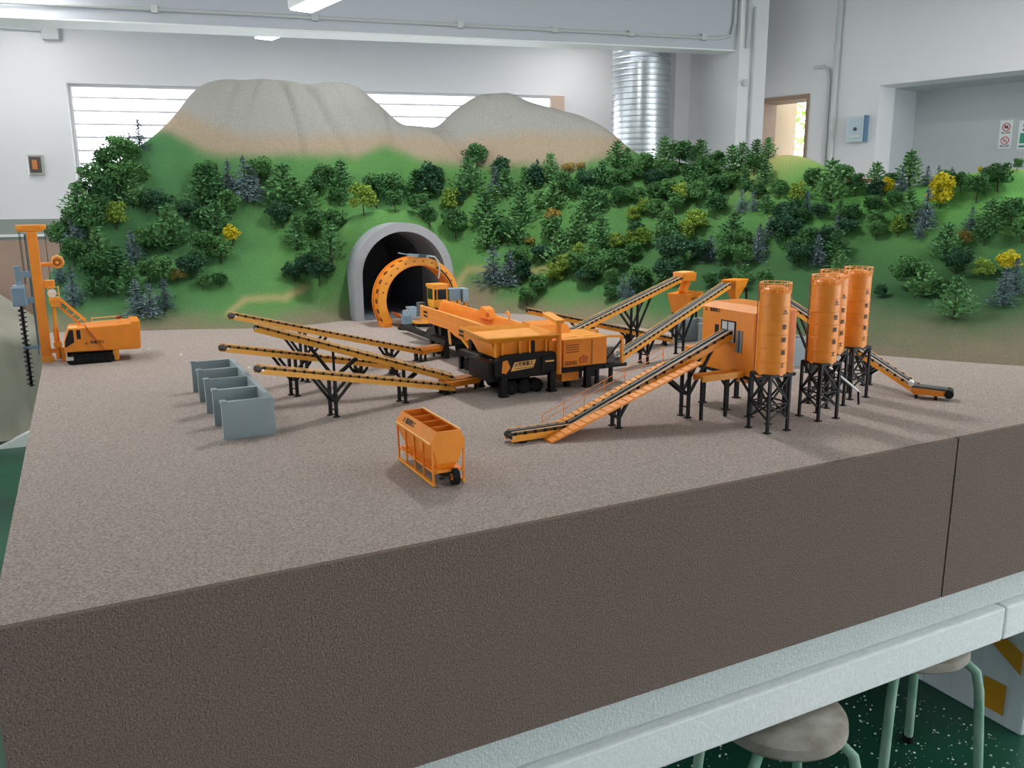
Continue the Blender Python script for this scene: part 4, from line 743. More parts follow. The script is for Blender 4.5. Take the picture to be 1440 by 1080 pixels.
# ================================================================== SILOS
def silo(u, v, hb, ht, label, ladder=True):
    t = on_board('cement_silo', u, v, label, 'silo', group='orange cement silos')
    r = .0355; n = 6; prof = [(.001, hb-.002), (r*.9, hb-.002), (r, hb)]
    for k in range(n):
        z0 = hb+(ht-hb)*k/n; z1 = hb+(ht-hb)*(k+1)/n
        prof += [(r, z0+.002), (r, z1-.0022), (r+.0012, z1-.0014), (r+.0012, z1+.0002), (r, z1+.0008)]
    prof += [(r*.98, ht+.003), (r*.85, ht+.009), (r*.55, ht+.014), (r*.25, ht+.0165), (0.0005, ht+.017)]
    MB().lathe(prof, n=40).build('silo_body', ORANGE, t, smooth=True)
    # guard rail
    zr = ht+.002; rr = r+.001
    for dz in (.010, .020): MB().lathe([(rr-.0008, zr+dz), (rr+.0008, zr+dz), (rr+.0008, zr+dz+.0016), (rr-.0008, zr+dz+.0016), (rr-.0008, zr+dz)], n=32).build('guard_rail', PALE if dz > .015 else ORANGE, t)
    for k in range(14):
        a = 2*math.pi*k/14; MB().bar((rr*math.cos(a), rr*math.sin(a), zr), (rr*math.cos(a), rr*math.sin(a), zr+.0215), .0014).build('rail_post', ORANGE, t)
    # frame
    h = .032; lm = None
    for sx in (-1, 1):
        for sy in (-1, 1):
            lg = MB().bar((sx*h, sy*h, 0), (sx*h, sy*h, hb+.002), .0062).build('leg', BLACK, t); MB().box(sx*h-.007, sx*h+.007, sy*h-.007, sy*h+.007, 0, .0025).build('foot', BLACK, lg)
    for (ax, ay, bx, by) in ((-1, -1, 1, -1), (1, -1, 1, 1), (1, 1, -1, 1), (-1, 1, -1, -1)):
        MB().bar((ax*h, ay*h, hb), (bx*h, by*h, hb), .006).build('ring_beam', BLACK, t)
        zm = hb*.5
        MB().bar((ax*h, ay*h, zm), (bx*h, by*h, zm), .0035).build('tie', BLACK, t)
        for z0, z1 in ((zm, hb), (hb*.22, zm)):
            MB().bar((ax*h, ay*h, z0), (bx*h, by*h, z1), .0038).build('cross_brace', BLACK, t); MB().bar((bx*h, by*h, z0), (ax*h, ay*h, z1), .0038).build('cross_brace', BLACK, t)
    # ladder on the left flank
    m = MB()
    la = math.radians(140); e1 = Vector((math.cos(la), math.sin(la), 0))*(r+.004); e2 = Vector((-math.sin(la), math.cos(la), 0))*.004
    for s in (-1, 1): m.bar(e1+e2*s+Vector((0, 0, hb)), e1+e2*s+Vector((0, 0, ht+.02)), .0013)
    for k in range(22): z = Vector((0, 0, hb+.004+(ht-hb)*k/22)); m.bar(e1-e2+z, e1+e2+z, .0013)
    m.build('ladder', mat('ladder_brown', srgb(150, 74, 20), .6), t)
    # lettering down the -v side, one character per course
    sp = (ht-hb)/6
    for k, ch in enumerate('铁建重工'):
        lettering(ch, .0125, (.0, -r-.0012, ht-sp*(2.45+k*.93)), (1, 0, 0), (0, 0, 1), t)
    logo(.014, (0, -r-.0008, ht-sp*1.35), (1, 0, 0), (0, 0, 1), t)
    return t
silo(1.628, .276, .140, .338, 'orange silo nearest the mixing tower, standing apart from the other three')
silo(1.824, .302, .146, .345, 'front orange silo of the cluster of three')
silo(1.950, .392, .146, .346, 'middle orange silo of the cluster, partly hidden by the front one')
silo(2.085, .432, .146, .346, 'rear right orange silo of the cluster, tallest in view')
# white pipe between the silo frames
t = on_board('feed_pipe', 1.93, .33, 'thin white pipe slanting between the silo frames', 'pipe')
MB().tube([(-.02, .02, .115), (.10, .02, .035)], .003).build('pipe_run', mat('white_plastic', srgb(230, 230, 228), .4), t); MB().tube([(.095, .02, .04), (.10, .02, .0)], .003).build('pipe_leg', BLACK, t)
# ================================================================== BATCHING HOPPER
t = on_board('batching_hopper', .77, .358, 'small orange four-compartment batching hopper standing alone at front', 'hopper')
xs = [(-.022, .112), (-.036, .092), (-.022, .050), (.022, .050), (.036, .092), (.024, .112)]
Lb = .100
m = MB()
outer = [(-.022, .048), (-.037, .090), (-.023, .112), (.026, .112), (.037, .090), (.022, .048)]
for q in range(5):
    if q == 2: continue
    (ax, az), (bx, bz) = outer[q], outer[q+1]
    m.hexa([(ax, -Lb, az), (ax, Lb, az), (bx, Lb, bz), (bx, -Lb, bz)], [(ax*.93, -Lb, az+.0005), (ax*.93, Lb, az+.0005), (bx*.93, Lb, bz-.0005), (bx*.93, -Lb, bz-.0005)])
m.box(-.021, .021, -Lb, Lb, .046, .049)
m.build('hopper_shell', ORANGE, t)
for s in (-1, 1): MB().prism(outer, 'y', s*Lb-.0015, s*Lb+.0015).build('end_panel', ORANGE, t)
for k in range(3): MB().prism([(-.0215, .05), (-.034, .089), (-.0215, .109), (.0245, .109), (.034, .089), (.0215, .05)], 'y', -Lb/2+k*Lb/2-.001, -Lb/2+k*Lb/2+.001).build('divider', ORANGE, t)
MB().bar((.026, -Lb, .1125), (.026, Lb, .1125), .003).build('rim', PALE, t); MB().bar((-.0375, -Lb, .0895), (-.0375, Lb, .0895), .0025).build('lower_edge', PALE, t)
sn = Vector((.014, 0, .022)).normalized()
nrm = Vector((-.022, 0, .014)).normalized()
lettering('铁建重工', .013, (-.0302, .03, .1012), (0, -1, 0), tuple(sn), t); logo(.013, (-.0302, .066, .1012), (0, -1, 0), tuple(sn), t)
MB().box(-.026, .026, -.102, .102, .028, .034).build('upper_chassis', ORANGE, t)
for k in range(4):
    yc = -.075+k*.050; MB().hexa([(-.010, yc-.012, .024), (.010, yc-.012, .024), (.010, yc+.012, .024), (-.010, yc+.012, .024)], [(-.021, yc-.024, .048), (.021, yc-.024, .048), (.021, yc+.024, .048), (-.021, yc+.024, .048)]).build('gate_chute', ORANGE, t)
for s in (-1, 1):
    MB().bar((s*.032, -.104, .006), (s*.032, .104, .006), .006).build('bottom_rail', ORANGE2, t)
    MB().bar((s*.030, -.104, .030), (s*.030, .104, .030), .004).build('middle_rail', ORANGE, t)
    for k in range(5): MB().bar((s*.032, -.100+k*.050, .004), (s*.034, -.100+k*.050, .086), .0035).build('frame_post', ORANGE, t)
MB().bar((0, -.105, .018), (0, .105, .018), .026, .003).build('collecting_belt', BELT, t)
for s in (1,):
    w_ = MB().cyl((s*.012-.006, -.102, .017), (s*.012+.006, -.102, .017), .017, n=20).build('wheel', RUBBER, t, smooth=True); MB().cyl((s*.012-.007, -.102, .017), (s*.012+.007, -.102, .017), .007, n=12).build('hub', ORANGE, w_)
MB().bar((-.02, -.102, .017), (.02, -.102, .017), .004).build('axle', BLACK, t)
# ================================================================== CRUSHER (front machine along the u axis)
co = (1.20, .90)
t = on_board('mobile_crusher', *co, 'orange and black mobile crusher with lettered side panel, centre of scene', 'crusher')
def cb(nm, mt, *a, **k): return MB((co[0], co[1], 0)).box(*a).build(nm, mt, t, **k)
cb('chassis', BLACK, 1.19, 1.575, .905, 1.055, .050, .068)
cb('front_bumper', BLACK, 1.17, 1.20, .91, 1.05, .045, .10)
for u in (1.211, 1.371, 1.496):
    for v in (.900, 1.06):
        lg = cb('outrigger_leg', BLACK, u-.009, u+.009, v-.009, v+.009, .004, .062); cb2 = MB((co[0], co[1], 0)).box(u-.012, u+.012, v-.012, v+.012, 0, .006).build('foot_pad', BLACK, lg)
for u in (1.245, 1.287, 1.329):
    for v in (.925, 1.035):
        w_ = MB((co[0], co[1], 0)).cyl((u, v-.012, .0205), (u, v+.012, .0205), .0205, n=22).build('wheel', RUBBER, t, smooth=True); MB((co[0], co[1], 0)).cyl((u, v-.0125, .0205), (u, v+.0125, .0205), .009, n=12).build('wheel_hub', BLACK, w_)
    MB((co[0], co[1], 0)).cyl((u, .93, .0205), (u, 1.03, .0205), .004, n=8).build('axle', BLACK, t)
# black side body with orange pentagon and lettered panel
MB((co[0], co[1], 0)).prism([(1.185, .06), (1.40, .06), (1.40, .105), (1.372, .122), (1.21, .122), (1.185, .105)], 'y', .897, .915).build('side_frame', BLACK, t)
MB((co[0], co[1], 0)).prism([(1.204, .072), (1.218, .068), (1.232, .085), (1.222, .108), (1.208, .105)], 'y', .8945, .897).build('pentagon_panel', ORANGE, t)
pn = MB((co[0], co[1], 0)).prism([(1.234, .074), (1.306, .079), (1.316, .102), (1.246, .099)], 'y', .8945, .897).build('lettered_panel', PALE, t)
lettering('铁建重工', .0125, (1.282-co[0], .8942-co[1], .0925), (1, 0, .05), (0, 0, 1), pn); logo(.011, (1.250-co[0], .8942-co[1], .092), (1, 0, .05), (0, 0, 1), pn)
for z in (.083, .081): MB((co[0], co[1], 0)).box(1.246, 1.306, .8938, .8944, z-.0012, z-.0004).build('rule_line', INK, pn)
cb('control_cabinet', BLACK, 1.335, 1.395, .893, .93, .066, .108)
MB((co[0], co[1], 0)).box(1.345, 1.375, .8918, .893, .092, .096).build('cabinet_label', PALE, t)
# hopper
def frus(nm, mt, b, tp_, **k):
    (x0, x1, y0, y1, z0), (X0, X1, Y0, Y1, z1) = b, tp_
    return MB((co[0], co[1], 0)).hexa([(x0, y0, z0), (x1, y0, z0), (x1, y1, z0), (x0, y1, z0)], [(X0, Y0, z1), (X1, Y0, z1), (X1, Y1, z1), (X0, Y1, z1)]).build(nm, mt, t, **k)
frus('hopper_lower', ORANGE, (1.20, 1.355, .912, 1.045, .112), (1.178, 1.375, .905, 1.055, .156))
for u in (1.19, 1.212, 1.268, 1.30, 1.355): MB((co[0], co[1], 0)).bar((u, .906, .118), (u-.004, .899, .160), .007, .006).build('hopper_rib', ORANGE2 if u < 1.3 else ORANGE, t)
cb('dark_gap', BLACK, 1.304, 1.316, .902, .91, .115, .160)
# flared rim plates of the hopper, open in the middle
rim = [((1.178, .905, .158), (1.375, .905, .158), (1.392, .885, .172), (1.155, .885, .176)), ((1.375, .905, .158), (1.375, 1.055, .158), (1.392, 1.075, .180), (1.392, .885, .172)),
       ((1.375, 1.055, .158), (1.178, 1.055, .158), (1.155, 1.075, .186), (1.392, 1.075, .180)), ((1.178, 1.055, .158), (1.178, .905, .158), (1.155, .885, .176), (1.155, 1.075, .186))]
for q in rim:
    qq = [Vector(p) for p in q]; n_ = (qq[1]-qq[0]).cross(qq[3]-qq[0]).normalized()*.002
    MB((co[0], co[1], 0)).hexa([p-n_ for p in qq], [p+n_ for p in qq]).build('hopper_flare', ORANGE2, t)
MB((co[0], co[1], 0)).hexa([(1.18, .91, .150), (1.372, .91, .150), (1.372, 1.05, .150), (1.18, 1.05, .150)], [(1.18, .91, .153), (1.372, .91, .153), (1.372, 1.05, .172), (1.18, 1.05, .172)]).build('feed_plate', ORANGE2, t)
# transition panel, exhaust post with head box
frus('transition_box', ORANGE, (1.365, 1.405, .905, 1.045, .072), (1.362, 1.41, .900, 1.05, .150))
MB((co[0], co[1], 0)).cyl((1.392, .895, .052), (1.392, .895, .205), .0085, n=14).build('exhaust_post', ORANGE, t, smooth=True)
MB((co[0], co[1], 0)).hexa([(1.379, .887, .202), (1.404, .887, .202), (1.404, .965, .216), (1.379, .965, .216)], [(1.377, .885, .213), (1.406, .885, .213), (1.406, .965, .228), (1.377, .965, .228)]).build('post_head', ORANGE2, t)
MB((co[0], co[1], 0)).bar((1.377, .885, .2135), (1.377, .965, .2285), .003).build('head_rail', PALE, t)
# power pack
pk = cb('power_pack', ORANGE, 1.408, 1.562, .895, 1.052, .068, .148, bevel=.003)
cb('pack_lid', ORANGE2, 1.404, 1.566, .891, 1.056, .148, .153)
for k in range(4): MB((co[0], co[1], 0)).box(1.418, 1.462, .8935, .8955, .112+k*.007, .1145+k*.007).build('vent_slot', mat('vent_shadow', srgb(150, 74, 18), .7), pk)
for k in range(7): MB((co[0], co[1], 0)).box(1.416+k*.006, 1.4185+k*.006, .8935, .8955, .074, .086).build('grille_bar', mat('vent_shadow', srgb(150, 74, 18), .7), pk)
MB((co[0], co[1], 0)).prism([(1.466, .076), (1.490, .078), (1.494, .096), (1.476, .102), (1.464, .092)], 'y', .8935, .8955).build('service_hatch', mat('hatch_orange', srgb(196, 96, 20), .6), pk)
MB((co[0], co[1], 0)).bar((1.508, .894, .07), (1.508, .894, .147), .0015).build('panel_seam', mat('vent_shadow', srgb(150, 74, 18), .7), pk)
for a, b in ((1.43, 1.47), (1.50, 1.54)): cb('lid_bar', PALE, a, b, .92, .925, .153, .1555)
cb('under_tank', ORANGE, 1.415, 1.475, .915, 1.0, .022, .052); cb('tank_foot', BLACK, 1.44, 1.455, .93, .95, .0, .022)
# tail frame
for v in (.905, 1.045):
    MB((co[0], co[1], 0)).bar((1.562, v, .150), (1.625, v, .146), .007).build('tail_beam', ORANGE2, t); MB((co[0], co[1], 0)).bar((1.622, v, .146), (1.626, v, .060), .008).build('tail_post', ORANGE2, t)
    MB((co[0], co[1], 0)).bar((1.56, v, .072), (1.622, v, .135), .005).build('tail_brace', BLACK, t)
cb('tail_tray', BLACK, 1.56, 1.64, .90, 1.05, .052, .062); cb('tail_roller_box', mat('dull_grey', srgb(110, 112, 110), .6), 1.57, 1.612, .93, 1.03, .062, .11)
for u in (1.55, 1.60): 
    for v in (.93, 1.03): cb('rear_leg', BLACK, u-.005, u+.005, v-.005, v+.005, 0, .055)
# ================================================================== FEEDER BRIDGE (long orange trough running to the tunnel)
fo_ = (1.35, 1.45)
t = on_board('feeder_bridge', *fo_, 'long orange trough feeder with yellow cab between tunnel and crusher', 'feeder')
def fb(nm, mt, *a, **k): return MB((fo_[0], fo_[1], 0)).box(*a).build(nm, mt, t, **k)
def fprism(nm, mt, poly, ax, a, b, **k): return MB((fo_[0], fo_[1], 0)).prism(poly, ax, a, b).build(nm, mt, t, **k)
# side girders (profile in v,h): deep in the middle with cranked bottoms
prof = [(1.095, .118), (1.30, .094), (1.44, .082), (1.50, .088), (1.56, .104), (1.74, .104), (1.78, .112), (1.84, .118), (1.84, .160), (1.60, .160), (1.30, .154), (1.095, .150)]
fprism('near_girder', ORANGE, prof, 'x', 1.318, 1.326)
fprism('far_girder', ORANGE, [(p[0], p[1]+(.014 if p[1] > .13 else 0)) for p in prof], 'x', 1.412, 1.420)
MB((fo_[0], fo_[1], 0)).hexa([(1.326, 1.095, .125), (1.412, 1.095, .125), (1.412, 1.84, .125), (1.326, 1.84, .125)], [(1.326, 1.095, .130), (1.412, 1.095, .136), (1.412, 1.84, .140), (1.326, 1.84, .134)]).build('trough_floor', ORANGE2, t)
MB((fo_[0], fo_[1], 0)).hexa([(1.39, 1.095, .131), (1.413, 1.095, .131), (1.413, 1.84, .134), (1.39, 1.84, .134)], [(1.405, 1.095, .163), (1.413, 1.095, .163), (1.413, 1.84, .173), (1.405, 1.84, .173)]).build('trough_side', ORANGE, t)
MB((fo_[0], fo_[1], 0)).bar((1.322, 1.10, .152), (1.322, 1.84, .162), .004).build('top_chord', PALE, t)
MB((fo_[0], fo_[1], 0)).bar((1.416, 1.10, .166), (1.416, 1.84, .176), .004).build('top_chord', PALE, t)
MB((fo_[0], fo_[1], 0)).bar((1.317, 1.14, .126), (1.317, 1.82, .134), .002, .003).build('stiffener', ORANGE2, t)
# lattice windows in the near girder
for (v0, z0, n_) in ((1.80, .124, 3), (1.46, .094, 3)):
    for i in range(n_):
        for j in range(2): MB((fo_[0], fo_[1], 0)).prism([(v0-.014*i, z0+.014*j), (v0-.014*i-.009, z0+.014*j), (v0-.014*i-.009, z0+.014*j+.008), (v0-.014*i, z0+.014*j+.009)], 'x', 1.3165, 1.3185).build('lattice_hole', DARK, t)
# hump and hook on the trough
fprism('scraper_hump', ORANGE, [(1.36, .158), (1.46, .160), (1.42, .198), (1.385, .19)], 'x', 1.385, 1.418)
MB((fo_[0], fo_[1], 0)).tube([(1.414, 1.26, .166), (1.414, 1.262, .186), (1.414, 1.272, .194), (1.414, 1.284, .188)], .004).build('hook', ORANGE2, t)
fprism('hopper_cover', ORANGE, [(1.00, .150), (1.16, .150), (1.14, .178), (1.03, .178)], 'x', 1.40, 1.50)
fprism('drive_cover', mat('dark_red_cover', srgb(190, 84, 20), .6), [(1.355, .168), (1.375, .168), (1.37, .182), (1.36, .182)], 'x', 1.381, 1.386)
# bogies
for (v0, v1, u0, u1) in ((1.55, 1.70, 1.30, 1.42), (1.22, 1.36, 1.27, 1.41)):
    bo = fb('bogie_frame', BLACK, u0, u1, v0, v1, .048, .066)
    for u in (u0+.008, u1-.008):
        for v in (v0+.008, v1-.008): MB((fo_[0], fo_[1], 0)).box(u-.008, u+.008, v-.008, v+.008, 0, .05).build('bogie_leg', BLACK, bo)
    for v in (v0+.045, v1-.045):
        for u in (u0+.018, u1-.018): MB((fo_[0], fo_[1], 0)).cyl((u-.010, v, .021), (u+.010, v, .021), .021, n=20).build('wheel', RUBBER, bo, smooth=True)
    for v in (v0+.03, v1-.03): fb('pedestal', BLACK, u0+.03, u1-.03, v-.012, v+.012, .066, .10)
MB((fo_[0], fo_[1], 0)).bar((1.318, 1.35, .055), (1.318, 1.43, .088), .010).build('hydraulic_strut', ORANGE2, t); MB((fo_[0], fo_[1], 0)).bar((1.30, 1.50, .06), (1.32, 1.56, .10), .008).build('hydraulic_strut', PALE, t)
fb('front_spine', BLACK, 1.375, 1.405, 1.70, 2.22, .016, .030); MB((fo_[0], fo_[1], 0)).hexa([(1.335, 1.72, .045), (1.41, 1.72, .045), (1.41, 1.92, .028), (1.36, 1.92, .028)], [(1.335, 1.74, .10), (1.41, 1.74, .10), (1.41, 1.88, .06), (1.36, 1.88, .06)]).build('neck', BLACK, t)
# cab at the far end
cbx = fb('cab', mat('cab_yellow', srgb(240, 170, 40), .45), 1.388, 1.448, 1.87, 1.94, .142, .232, bevel=.003)
for a in ((1.405, 1.442, 1.8685, 1.8705, .176, .216), (1.392, 1.400, 1.8685, 1.8705, .176, .216)): MB((fo_[0], fo_[1], 0)).box(*a).build('cab_window', GLASS, cbx)
MB((fo_[0], fo_[1], 0)).box(1.3865, 1.3885, 1.88, 1.93, .176, .218).build('cab_window', GLASS, cbx); MB((fo_[0], fo_[1], 0)).box(1.384, 1.452, 1.866, 1.944, .224, .236).build('cab_roof', ORANGE2, cbx)
fb('cab_floor', BLACK, 1.38, 1.54, 1.86, 1.98, .128, .142)
fb('grey_cabinet', BLUEGREY, 1.458, 1.512, 1.88, 1.94, .166, .214, bevel=.002); fb('pale_cabinet', mat('pale_blue_grey', srgb(150, 172, 186), .5), 1.514, 1.54, 1.87, 1.92, .160, .214, bevel=.002)
for u in (1.468, 1.50, 1.53): fb('cabinet_post', ORANGE2, u-.006, u+.006, 1.875, 1.89, .142, .168)
fb('pump_unit', mat('dull_dark_grey', srgb(80, 86, 92), .6), 1.352, 1.378, 1.93, 1.97, .12, .16)
for (u, v) in ((1.40, 1.93), (1.50, 1.93)): fb('cab_leg', BLACK, u-.008, u+.008, v-.008, v+.008, 0, .13)
# ================================================================== SHIELD RING in front of the portal
ro = (1.535, 2.43)
t = on_board('shield_ring', *ro, 'orange horseshoe shield ring standing in the tunnel mouth', 'shield ring')
CZ, RO_, RI_ = .113, .197, .158
a0 = math.asin(-(CZ-.002)/RO_); a1 = math.pi-a0; n = 56
def arc_shell(r0, r1, y0, y1, s, e, n):
    m = MB(); vs = []
    for i in range(n+1):
        a = s+(e-s)*i/n; c, q = math.cos(a), math.sin(a); vs += [(r1*c, y0, CZ+r1*q), (r0*c, y0, CZ+r0*q), (r1*c, y1, CZ+r1*q), (r0*c, y1, CZ+r0*q)]
    fs = []
    for i in range(n):
        p, q = 4*i, 4*i+4; fs += [(p, q, q+1, p+1), (p+2, p+3, q+3, q+2), (p, p+2, q+2, q), (p+1, q+1, q+3, p+3)]
    fs += [(0, 1, 3, 2), (4*n, 4*n+2, 4*n+3, 4*n+1)]; return m.add(vs, fs)
arc_shell(RI_, RO_-.006, -.01, .075, a0, a1, n).build('ring_body', ORANGE, t, smooth=True)
arc_shell(RI_+.006, RO_, -.018, -.008, a0, a1, n).build('front_flange', ORANGE2, t, smooth=True)
arc_shell(RI_, RO_, .075, .085, a0, a1, n).build('rear_flange', ORANGE, t, smooth=True)
for k in range(18):
    a = a0+(a1-a0)*(k+.5)/18
    c, q = math.cos(a), math.sin(a); r = RO_-.0055; d = .022/r
    MB().hexa([(r*math.cos(a-d*.5), .02, CZ+r*math.sin(a-d*.5)), (r*math.cos(a+d*.5), .02, CZ+r*math.sin(a+d*.5)), (r*math.cos(a+d*.5), .045, CZ+r*math.sin(a+d*.5)), (r*math.cos(a-d*.5), .045, CZ+r*math.sin(a-d*.5))],
              [((r+.002)*math.cos(a-d*.3), .02, CZ+(r+.002)*math.sin(a-d*.3)), ((r+.002)*math.cos(a+d*.3), .02, CZ+(r+.002)*math.sin(a+d*.3)), ((r+.002)*math.cos(a+d*.3), .045, CZ+(r+.002)*math.sin(a+d*.3)), ((r+.002)*math.cos(a-d*.3), .045, CZ+(r+.002)*math.sin(a-d*.3))]).build('slot', mat('slot_brown', srgb(112, 58, 20), .7), t)
    if 2 < k < 15:
        MB().cyl(((RI_+.022)*c, -.0195, CZ+(RI_+.022)*q), ((RI_+.022)*c, -.0175, CZ+(RI_+.022)*q), .004, n=8).build('bolt', mat('slot_brown', srgb(112, 58, 20), .7), t)
arc_shell(RI_+.01, RI_+.016, -.02, .08, math.radians(5), math.radians(60), 14).build('inner_rail', BLACK, t)
# curved floor plate inside the ring
m = MB()
for i in range(10):
    a, b = math.radians(222+9.6*i), math.radians(222+9.6*(i+1)); p = lambda an, r: (r*math.cos(an), max(.004, CZ+.04+r*math.sin(an)))
    (x0, z0), (x1, z1) = p(a, .145), p(b, .145); m.hexa([(x0, -.06, z0-.003), (x1, -.06, z1-.003), (x1, .07, z1-.003), (x0, .07, z0-.003)], [(x0, -.06, z0+.003), (x1, -.06, z1+.003), (x1, .07, z1+.003), (x0, .07, z0+.003)])
m.build('floor_plate', ORANGE2, t)
for sx in (-1, 1): MB().box(sx*.163-.02, sx*.163+.02, -.03, .05, 0, .022).build('ring_foot', ORANGE, t, bevel=.002)
# grey rock drill on top with its hose
dr = MB().bar((-.055, -.022, .322), (.045, -.022, .312), .020, .013).build('drill_rig', BLUEGREY, t); MB().bar((-.10, -.022, .333), (-.05, -.022, .322), .005).build('drill_rod', BLUEGREY, dr); MB().box(-.005, .03, -.036, -.030, .308, .322).build('drill_motor', GLASS, dr)
MB().tube([(.045, -.024, .314), (.075, -.026, .308), (.092, -.028, .285), (.096, -.03, .245), (.090, -.03, .21)], .0045).build('hose', mat('grey_hose', srgb(170, 172, 170), .5), dr, smooth=True)
# grey jack unit by the left foot
jk = MB().box(-.125, -.085, -.14, -.10, .022, .065).build('jack_unit', BLUEGREY, t, bevel=.004); MB().box(-.118, -.092, -.133, -.107, .065, .085).build('jack_head', mat('pale_blue_grey', srgb(150, 172, 186), .5), jk); MB().lathe([(.04, 0), (.04, .01), (.022, .022), (0.001, .022)], c=(-.105, -.12), n=20).build('jack_base', BLACK, jk)
MB().hexa([(-.075, -.11, .05), (-.055, -.11, .05), (-.055, -.07, .05), (-.075, -.07, .05)], [(-.09, -.11, .095), (-.05, -.11, .095), (-.05, -.07, .095), (-.09, -.07, .095)]).build('jack_bucket', mat('pale_blue_grey', srgb(150, 172, 186), .5), jk)
MB().bar((-.06, -.12, .012), (.05, -.16, .012), .02, .012).build('link_beam', BLACK, t); MB().bar((-.08, -.125, .04), (-.02, -.13, .028), .004).build('link_rod', STEEL, t)
# ================================================================== DRILLING RIG
go = (.17, 2.17)
t = on_board('drilling_rig', *go, 'orange tracked drilling rig with tall mast and black auger at left edge', 'drilling rig')
def gm(): return MB((go[0], go[1], 0))
def rb(nm, mt, *a, **k): return gm().box(*a).build(nm, mt, t, **k)
for v in (2.085, 2.225):
    pl = []
    for cx, s in ((.215, -1), (.098, 1)):
        for k in range(9): a = math.radians(-90*s*-1+0) ; 
    pl = [(.098+.0165*math.cos(math.radians(90+180*k/8)), .0175+.0165*math.sin(math.radians(90+180*k/8))) for k in range(9)]+[(.218+.0165*math.cos(math.radians(270+180*k/8)), .0175+.0165*math.sin(math.radians(270+180*k/8))) for k in range(9)]
    tr_ = gm().prism(pl, 'y', v-.014, v+.014).build('track', RUBBER, t)
    for k in range(6): gm().cyl((.10+k*.0235, v-.0155, .0175), (.10+k*.0235, v+.0155, .0175), .008, n=12).build('track_roller', BLACK, tr_)
    tm_ = None
    for k in range(14):
        if tm_ is None: tm_ = MB().box(-.003, .003, -.0155, .0155, -.001, .0015).mesh('track_pad', BLACK)
        o = bpy.data.objects.new('track_pad', tm_); COL.objects.link(o); o.parent = tr_; o.location = (.10+k*.0092-go[0], v-go[1], .0345)
gm().cyl((.155, 2.155, .030), (.155, 2.155, .046), .045, n=24).build('slew_ring', BLACK, t, smooth=True)
rb('under_frame', BLACK, .10, .22, 2.09, 2.22, .012, .034)
bd_ = gm().prism([(.078, .046), (.318, .040), (.326, .046), (.330, .140), (.300, .142), (.300, .134), (.118, .128), (.098, .128), (.080, .085)], 'y', 2.078, 2.235).build('upper_body', ORANGE, t, bevel=.003)
gm().prism([(.0815, .062), (.112, .080), (.112, .124), (.100, .124), (.0845, .088)], 'y', 2.0765, 2.079).build('cab_side_window', GLASS, bd_)
gm().box(.122, .134, 2.0765, 2.079, .090, .122).build('cab_rear_window', GLASS, bd_)
gm().hexa([(.0785, 2.085, .066), (.0785, 2.14, .066), (.0800, 2.14, .066), (.0800, 2.085, .066)], [(.0965, 2.085, .124), (.0965, 2.14, .124), (.0985, 2.14, .124), (.0985, 2.085, .124)]).build('windscreen', GLASS, bd_)
gm().box(.097, .125, 2.08, 2.145, .128, .131).build('cab_roof', PALE, bd_)
lettering('铁建重工', .0115, (.185-go[0], 2.0768-go[1], .075), (1, 0, 0), (0, 0, 1), bd_); logo(.011, (.150-go[0], 2.0768-go[1], .074), (1, 0, 0), (0, 0, 1), bd_)
rb('rear_tank', ORANGE2, .232, .252, 2.085, 2.11, .006, .044); rb('jack_leg', ORANGE2, .238, .246, 2.09, 2.10, 0, .008)
for v in (2.10, 2.21): gm().bar((.175, v, .146), (.275, v, .148), .003).build('roof_rail', PALE, t)
for u in (.175, .275):
    for v in (2.10, 2.21): gm().bar((u, v, .132), (u, v, .148), .003).build('roof_rail_post', PALE, t)
gm().bar((.255, 2.15, .148), (.275, 2.15, .152), .01).build('winch', mat('brown_winch', srgb(120, 50, 20), .6), t)
# mast
MX, MV = .018, 2.20
rb('mast', ORANGE, MX-.016, MX+.016, MV-.014, MV+.014, .012, .462, bevel=.002)
rb('mast_guide', BLUEGREY, MX-.0225, MX-.0175, MV-.006, MV+.006, .05, .455); rb('mast_rail', BLACK, MX-.0245, MX-.0225, MV-.003, MV+.003, .03, .455)
gm().prism([(MX-.046, .470), (MX-.040, .462), (MX+.030, .462), (MX+.046, .472), (MX+.046, .486), (MX-.046, .486)], 'y', MV-.014, MV+.014).build('crown_block', ORANGE, t, bevel=.002)
for u in (-.036, .036): gm().cyl((MX+u, MV-.016, .478), (MX+u, MV+.016, .478), .008, n=14).build('sheave', ORANGE2, t)
for u, z0 in ((MX-.040, .28), (MX-.036, .28), (MX+.040, .27)): gm().cyl((u, MV, z0), (u, MV, .47), .0011, n=6).build('cable', BLACK, t)
rb('mast_foot', ORANGE2, MX-.018, MX+.022, MV-.018, MV+.018, .0, .02)
# rotary drive and auger hanging off the board edge
DXU = -.040
dv = rb('rotary_drive', BLUEGREY, DXU-.026, DXU+.018, MV-.024, MV+.024, .205, .272, bevel=.004)
gm().box(DXU-.020, DXU+.015, MV-.018, MV+.018, .272, .278).build('drive_lid', mat('pale_blue_grey', srgb(150, 172, 186), .5), dv); gm().cyl((DXU, MV, .272), (DXU, MV, .292), .010, n=14).build('drive_motor', BLUEGREY, dv); gm().box(DXU-.008, DXU+.010, MV-.010, MV+.010, .292, .345).build('swivel', BLUEGREY, dv)
for z in (.225, .315): gm().box(DXU+.010, MX-.016, MV-.012, MV+.012, z-.010, z+.010).build('slide_bracket', BLUEGREY, dv)
au = gm().cyl((DXU-.002, MV, .205), (DXU-.002, MV, -.085), .0052, n=12).build('auger_stem', BLACK, t, smooth=True)
m = gm(); turns = 17; N_ = turns*14; vs = []; fs = []
